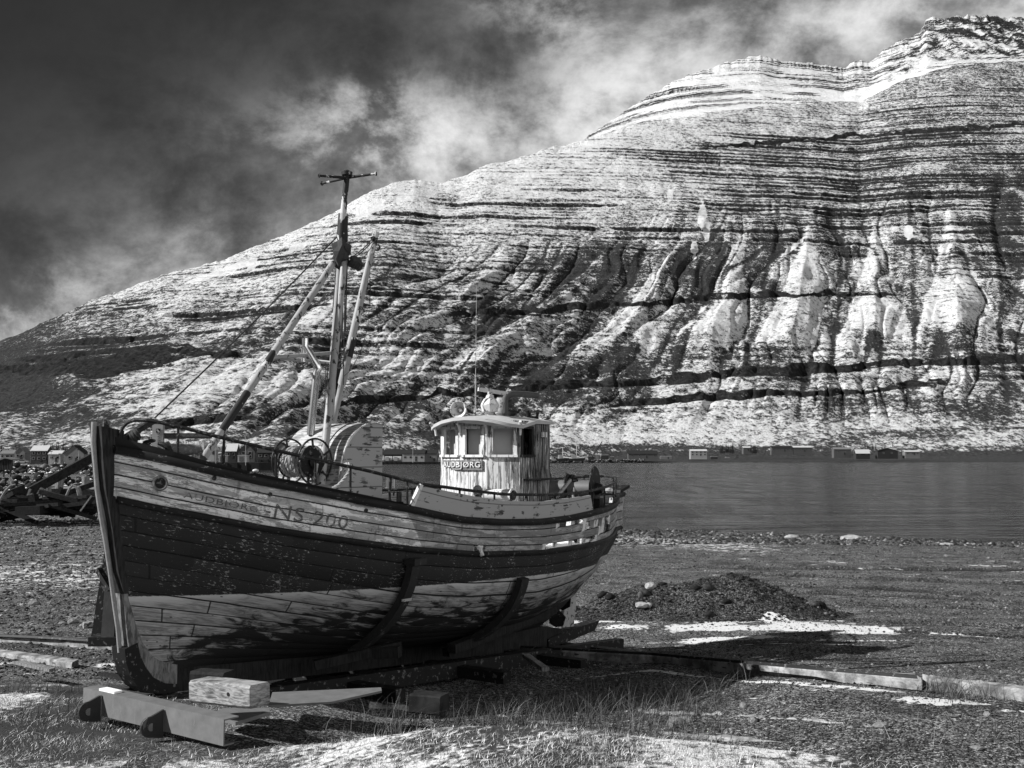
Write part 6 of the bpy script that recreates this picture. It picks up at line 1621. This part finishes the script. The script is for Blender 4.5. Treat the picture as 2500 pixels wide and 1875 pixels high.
for u in [4, 9, 92, 97, 102, 108, 113, 118, 122, 127, 132, 138, 143, 149, 154, 160, 165, 170, 176, 181, 187]:
    plant(protoC, kk, u + rt_.uniform(-1, 1), 1108 + rt_.uniform(-1, 2), 600 + rt_.uniform(-20, 25), rt_.uniform(.45, .75), 'dark conifer in the row behind the left village houses', 'conifers behind the left village houses'); kk += 1
for u in [556, 561, 566, 570, 575, 580, 584, 588, 593, 598, 603, 608, 613, 618, 622, 627, 632]:
    plant(protoC, kk, u + rt_.uniform(-1, 1), 1108 + rt_.uniform(-1, 2), 560 + rt_.uniform(-20, 25), rt_.uniform(.5, .85), 'dark conifer in the clump behind the houses at the bow rail', 'conifers behind the houses at the bow rail'); kk += 1
for u in [1760, 1764, 1768, 1773, 1778, 1784, 1789, 1834, 1838, 1841, 1845]:
    plant(protoC, kk, u, 1108 + rt_.uniform(-2, 1), 1030 + rt_.uniform(-20, 20), rt_.uniform(.8, 1.15), 'dark conifer in the grove left of the long far building', 'conifers left of the long far building'); kk += 1
for u in [2107, 2112, 2117, 2122, 2131, 2138, 1760, 1770]:
    plant(protoC, kk, u, 1097 + rt_.uniform(-2, 1), 1090 + rt_.uniform(-20, 20), rt_.uniform(.6, .9), 'dark conifer above the far boathouse', 'conifers above the far boathouse') if u > 2000 else None; kk += 1
for (u, v, Y, sc) in ((20, 1112, 590, .6), (38, 1108, 600, .8), (48, 1108, 600, .7), (66, 1112, 590, .6), (86, 1106, 600, .8), (206, 1110, 590, .5), (226, 1108, 600, .6), (1850, 1104, 1060, .9), (1870, 1106, 1060, .9), (1990, 1102, 1090, 1.1), (2005, 1102, 1090, 1.0), (2060, 1100, 1090, 1.0), (2160, 1098, 1100, 1.1), (2180, 1096, 1100, 1.1)):
    plant(protoB, kk, u, v, Y, sc, 'bare leafless tree among the village houses' if u < 300 else 'bare leafless tree among the far shore buildings', 'bare trees in the left village' if u < 300 else 'bare trees on the far shore'); kk += 1
# town gangway tower with crest and the name of the town, truss bridge
sg = empty('gangway_tower', P(386, 1128, 300), 'tall pale sign tower with crest and vertical town name behind the bow rail', 'sign tower')
ca = P(386, 1065, 300); mb = MB(); mb.box(P(386, 1082, 301), (2.9, 1.6, 10.3)); mb.build('panel', M['wall_white'], sg)
mb = MB(); cp = P(386, 1053, 300) - Vector((0, .0, 0)); sh_ = [(-.62, .75), (-.3, .68), (0, .8), (.3, .68), (.62, .75), (.60, 0), (.42, -.5), (0, -.95), (-.42, -.5), (-.60, 0)]
mb.prism([cp + Vector((x, .12, z)) for x, z in sh_], (0, -.06, 0)); cr_ = mb.build('crest', M['glass_dark'], sg)
mb = MB(); mb.prism([cp + Vector((x, .04, z)) for x, z in ((-.45, .55), (-.1, .55), (.48, -.12), (.35, -.45), (-.48, .2))], (0, -.04, 0)); mb.prism([cp + Vector((x, .04, z)) for x, z in ((-.05, -.3), (.2, -.5), (0, -.75), (-.25, -.45))], (0, -.04, 0)); mb.build('crest_band', M['wall_white'], cr_)
vs, fs, wd = text_mesh('SEYÐISFJÖRÐUR', .78, .02, 1.0); mb = MB(); ct = P(386, 1112, 300)
mb.add([Vector((ct.x + .28 - v.y, 300 + .10 - v.z, ct.z + v.x * (5.5 / wd))) for v in vs], fs); mb.build('lettering', M['glass_dark'], sg)
tr = empty('gangway_bridge', P(480, 1075, 301), 'long covered truss gangway running right from the sign tower', 'gangway')
mb = MB(); a, b = P(400, 1058, 301), P(548, 1058, 301); L = (b - a).length
for z in (0, -1.35): mb.beam(a + BZ * z, b + BZ * z, .18, .14)
N = 15
for i in range(N):
    p = a.lerp(b, i / N); q_ = a.lerp(b, (i + 1) / N); mb.beam(p + BZ * (-1.35 if i % 2 else 0), q_ + BZ * (0 if i % 2 else -1.35), .10, .10)
mb.build('truss', M['wall_dark'], tr)
mb = MB(); mb.beam(a + Vector((0, .4, -.68)), b + Vector((0, .4, -.68)), .05, 1.3); mb.build('side_cladding', M['wall_grey'], tr)
mb = MB(); mb.beam(P(547, 1058, 301), P(540, 1128, 301), .3, .3, up=(0, 1, 0)); mb.beam(P(547, 1058, 301), P(549, 1128, 301), .3, .3, up=(0, 1, 0)); mb.build('support_leg', M['wall_dark'], tr)
def lamp(u, vt, vb, Y, label, arm=True):
    a, b = P(u, vb, Y), P(u, vt, Y); o = empty('street_lamp', a, label, 'street lamp'); mb = MB(); mb.tube([a - BZ * 1.0, b], [Y * .00028, Y * .0002], 6); mb.build('pole', M['grey_paint'], o)
    mb = MB(); mb.box(b, (Y * .0022, Y * .0012, Y * .0006)); mb.build('lamp_head', M['dark_steel'], o)
lamp(600, 1052, 1128, 330, 'tall slim lamp post between the white kiosks and the reel'); lamp(527, 1075, 1128, 330, 'lamp post left of the kiosks'); lamp(356, 1043, 1128, 330, 'left flagpole like lamp post beside the sign tower'); lamp(368, 1043, 1128, 330, 'right flagpole like lamp post beside the sign tower')
lamp(125, 1102, 1140, 300, 'thin lamp post before the small white house'); lamp(37, 1090, 1140, 300, 'thin lamp post before the tall narrow house'); lamp(146, 1108, 1142, 300, 'thin lamp post left of the big pale house'); lamp(192, 1098, 1140, 300, 'thin lamp post before the big pale house'); lamp(1008, 1090, 1126, 700, 'lamp post before the white warehouse')
# boats at the far pier
def trawler(u, v, Y, L, hm, label, flip=1):
    c_ = P(u, v, Y); o = empty('moored_boat', c_, label, 'boat'); mb = MB()
    mb.prism([c_ + Vector((x * L * flip, 0, z)) for x, z in ((-.5, 1.2), (-.45, -.6), (.38, -.6), (.52, 2.0))], (0, 3.6, 0)); mb.build('hull', M['dark_steel'], o)
    mb = MB(); mb.box(c_ + Vector((-.15 * L * flip, 1.8, 2.6)), (L * .25, 3, 3.0)); mb.build('wheelhouse', M['wall_white'], o)
    mb = MB(); mb.tube([c_ + Vector((0, 1.8, 1)), c_ + Vector((0, 1.8, hm))], .22, 6); mb.tube([c_ + Vector((0, 1.8, hm * .8)), c_ + Vector((.4 * L * flip, 1.8, 2))], .12, 5); mb.tube([c_ + Vector((-1.2, 1.8, hm * .95)), c_ + Vector((1.4, 1.8, hm * .95))], .15, 5); mb.build('mast', M['white_paint'], o)
trawler(1374, 1124, 870, 10, 10.5, 'small moored boat with white mast, nearer the wheelhouse'); trawler(1408, 1124, 865, 14, 12.5, 'moored trawler with tall white mast and stay at the far pier')
mb = MB(); c_ = P(1440, 1124, 880); mb.beam(c_, P(1470, 1078, 885), .5, .5); o = mb.build('crane_jib', M['dark_steel']); tag(o, 'thin dark crane jib leaning up behind the moored trawler', 'crane')
def lowbox(name, u0, u1, vt, vb, Y, mat, label, cat):
    a, b = P(u0, vb, Y), P(u1, vt, Y); c_ = Vector(((a.x + b.x) / 2, Y, a.z)); o = empty(name, c_, label, cat); w_, h = b.x - a.x, b.z - a.z
    mb = MB(); mb.box(c_ + Vector((0, 1.2, h / 2)), (w_, 2.4, h)); mb.build('body', M[mat], o); mb = MB(); mb.box(c_ + Vector((0, 1.2, h * 1.04)), (w_ * .98, 2.3, h * .08)); mb.build('lid', M['roof_snow'], o)
    mb = MB(); mb.box(c_ + Vector((w_ * .2, -.03, h * .45)), (w_ * .12, .06, h * .6)); mb.build('door', M['wall_dark'], o)
for (u0, u1, vt, vb, mt, lab) in ((1436, 1452, 1114, 1123, 'wall_dark', 'dark container right of the moored trawler'), (1455, 1466, 1110, 1123, 'wall_pale', 'pale narrow shed between the dark containers'), (1468, 1486, 1111, 1122, 'wall_dark', 'dark shed right of the pale narrow one'),
                                  (1490, 1500, 1115, 1122, 'wall_grey', 'small grey container before the snowy yard'), (1612, 1640, 1114, 1121, 'wall_pale', 'long pale container at the far shore right of the long warehouse'), (1735, 1752, 1115, 1121, 'wall_dark', 'dark container right of the white two storey house')):
    lowbox('container', u0, u1, vt, vb, 930, mt, lab, 'container')
def car(u, v, Y, mat, label):
    c_ = P(u, v, Y); o = empty('parked_car', c_, label, 'car'); mb = MB(); mb.prism([c_ + Vector((x, 0, z)) for x, z in ((-2.1, .35), (2.1, .35), (2.1, .9), (1.2, 1.0), (.6, 1.5), (-1.1, 1.5), (-1.9, .95), (-2.1, .9))], (0, 1.7, 0)); mb.build('body', M[mat], o)
    for x in (-1.3, 1.3): mb = MB(); mb.tube([c_ + Vector((x, -.05, .33)), c_ + Vector((x, .2, .33))], .33, 10); mb.build('wheel', M['rubber'], o)
    mb = MB(); mb.prism([c_ + Vector((x, -.02, z)) for x, z in ((-1.3, 1.0), (1.0, 1.0), (.55, 1.4), (-1.05, 1.4))], (0, .03, 0)); mb.build('window', M['glass_dark'], o)
car(1776, 1119, 1005, 'wall_white', 'white parked car left of the far conifer grove'); car(1800, 1119, 1005, 'wall_grey', 'grey parked car below the far conifer grove'); car(54, 1131, 430, 'wall_white', 'white pickup parked before the left village houses')

# breakwater, near pier and wreck heap on the left
def rocks(name, n, fx, sz, label, flat=.7):
    pts = np.array([fx() for _ in range(n)]); s_ = sz * (.5 + RNG.random(n) ** 2 * 1.1); scatter(name, pts, s_, M['rubble'], flat=flat, jit=.28, label=label, cat='rocks')
def fA(): r = random.uniform(-.56, -.375); Y = random.uniform(232, 262); return (r * Y, Y, -2.0 + 2.6 * math.exp(-((Y - 247) / 9) ** 2) * random.uniform(.2, 1))
rocks('breakwater_rocks', 1300, fA, .75, 'row of breakwater boulders before the left village')
def fB(): r = random.uniform(-.58, -.365); Y = random.uniform(120, 150); return (r * Y, Y, -2.2 + 2.2 * math.exp(-((Y - 136) / 9) ** 2) * random.uniform(.2, 1))
rocks('embankment_rocks', 1300, fB, .50, 'dark rock embankment behind the old pier')
def fC(): r = random.uniform(.02, .12); Y = 895; return (r * Y, Y + random.uniform(-6, 8), -2 + random.uniform(0, 2.2))
rocks('pier_rocks', 500, fC, .9, 'rocky foot of the far pier right of the wheelhouse')
pr = empty('old_pier', P(190, 1235, 82), 'low old timber pier with stumps behind the wreckage on the left', 'pier')
mb = MB(); a, b = P(105, 1192, 82), P(262, 1196, 82); mb.hexa([a, b, b + Vector((1, 10, .0)), a + Vector((-.5, 10, 0))] + [p + BZ * -.35 for p in (a, b, b + Vector((1, 10, 0)), a + Vector((-.5, 10, 0)))]); mb.build('deck', M['old_wood'], pr)
for (u, v, h) in ((145, 1190, .9), (209, 1194, .95), (205, 1200, .5), (118, 1200, 1.2), (113, 1204, 1.0)):
    mb = MB(); p = P(u, v, 82 if u > 130 else 79); mb.tube([p - BZ * (1.6 if u < 130 else .1), p + BZ * h], .28 if u > 130 else .2, 9); mb.build('bollard_stump', M['old_wood'], pr)
for k in range(9): mb = MB(); p = P(112 + k * 18, 1200, 82.4); mb.tube([p, p - BZ * 1.9], .2, 7); mb.build('pile', M['wreck_wood'], pr)
for (y, w_) in ((79.9, .5),): mb = MB(); mb.beam(P(105, 1204, 81.7), P(262, 1207, 81.7), .3, .7); mb.build('fascia', M['wreck_wood'], pr)
def debris(px0, px1, Y0_, Y1_, w_, h, mat, label, name='wreck_timber', group=None, bend=0):
    a, b = P(*px0, Y0_), P(*px1, Y1_); c_ = (a + b) / 2; mb = MB()
    if bend:
        m_ = c_ + BZ * bend; mb.tube([a - c_, (a - c_) * .5 + (m_ - c_) * .75, m_ - c_, (b - c_) * .5 + (m_ - c_) * .75, b - c_], [w_ / 2, w_ / 2, w_ / 2, w_ / 2, w_ / 3], 7)
    else: mb.beam(a - c_, b - c_, w_, h)
    o = mb.build(name, M[mat]); o.location = c_; tag(o, label, 'timber', group)
debris((-40, 1262), (246, 1106), 66, 70, .5, .55, 'wreck_wood', 'huge dark beam rising from the wreck heap to behind the stem', 'wreck_beam')
debris((70, 1236), (240, 1178), 64, 66, .25, .3, 'wreck_wood', 'second dark spar lying lower across the wreck heap', 'wreck_beam')
debris((-10, 1245), (38, 1183), 62, 62, .16, .2, 'rusty_steel', 'hooked iron bar sticking up at the far left of the wreck', 'iron_bar', None, .4)
debris((188, 1192), (196, 1218), 63, 63, .28, .3, 'wall_pale', 'pale curved rib end hanging below the pier', 'boat_rib', None, .2)
debris((162, 1210), (192, 1202), 63, 63, .14, .2, 'old_wood', 'curved grey rib above the dark wreck', 'boat_rib', None, .5)
debris((92, 1212), (104, 1192), 64, 64, .22, .2, 'wall_pale', 'pale broken plank sticking up beside the pier posts')
debris((60, 1218), (80, 1206), 64, 64, .18, .14, 'wall_pale', 'pale broken plank lying left in the wreck heap')
debris((66, 1216), (74, 1194), 64, 64, .12, .12, 'wall_pale', 'thin upright splinter left in the wreck heap')
debris((196, 1248), (224, 1210), 62, 62, .08, .08, 'old_wood', 'thin grey stick leaning before the pier')
debris((48, 1246), (108, 1244), 62, 62, 1.2, .45, 'dark_wood', 'broad dark board low in the wreck heap')
debris((0, 1236), (90, 1216), 63, 63, .6, .5, 'wreck_wood', 'thick dark timber low at the left of the wreck')
debris((90, 1240), (235, 1222), 63, 64, .8, .5, 'wreck_wood', 'long dark keel timber at the foot of the wreck')
debris((-20, 1224), (60, 1190), 65, 66, .4, .4, 'wreck_wood', 'dark slanting timber at the picture edge')
debris((134, 1222), (150, 1190), 64, 64, .16, .16, 'wreck_wood', 'dark post leaning between pier and wreck')
mb = MB(); c_ = P(60, 1226, 66)
for k in range(150):
    p = P(random.uniform(-60, 238), random.uniform(1206 if k % 3 == 0 else 1222, 1252), random.uniform(62, 70)); a_ = random.uniform(-.5, .5) + (math.pi if random.random() < .5 else 0); e_ = random.uniform(-.25, .45)
    l = random.uniform(.8, 3.4); v_ = Vector((math.cos(a_) * math.cos(e_), math.sin(a_) * .6, math.sin(e_))); mb.beam(p - v_ * l / 2, p + v_ * l / 2, random.uniform(.1, .4), random.uniform(.08, .3))
o = mb.build('wreck_heap', M['wreck_wood']); tag(o, 'dark tangled mass of rotten wreckage below the big beam', 'wreckage', kind='stuff')
sh2 = empty('slatted_shed', P(14, 1175, 200), 'slatted dark hut on posts at the left picture edge', 'hut'); mb = MB()
for k in range(9): mb.box(P(-4 + k * 4, 1134, 200), (.16, .5, 2.0))
mb.box(P(12, 1134, 200.6), (2.9, .1, 2.0)); mb.build('slat_wall', M['wall_dark'], sh2)
mb = MB(); mb.prism([P(u, v, 199.5) for u, v in ((-8, 1122), (12, 1116), (30, 1121), (30, 1123), (12, 1119), (-8, 1126))], (0, 3, 0)); mb.build('roof', M['roof_grey'], sh2)
for u in (9, 26): mb = MB(); mb.tube([P(u, 1146, 200), P(u, 1185, 200)], .14, 6); mb.build('post', M['wall_dark'], sh2)
# floating jetty with buoy behind the bow
mb = MB(); a, b = P(632, 1151, 330), P(680, 1151, 330); mb.beam(a, b, 1.5, .3)
for k in range(12): mb.blob(a.lerp(b, k / 11) + BZ * .28, .22, k, 1, .6)
o = mb.build('floating_jetty', M['wall_dark']); tag(o, 'thin floating jetty with a row of white tyres on the water', 'jetty')
mb = MB(); mb.blob(P(624, 1149, 320), .75, 2, 2, .9, .03); o = mb.build('mooring_buoy', M['white_paint'], None, smooth=True); tag(o, 'round white mooring buoy at the end of the jetty', 'buoy')
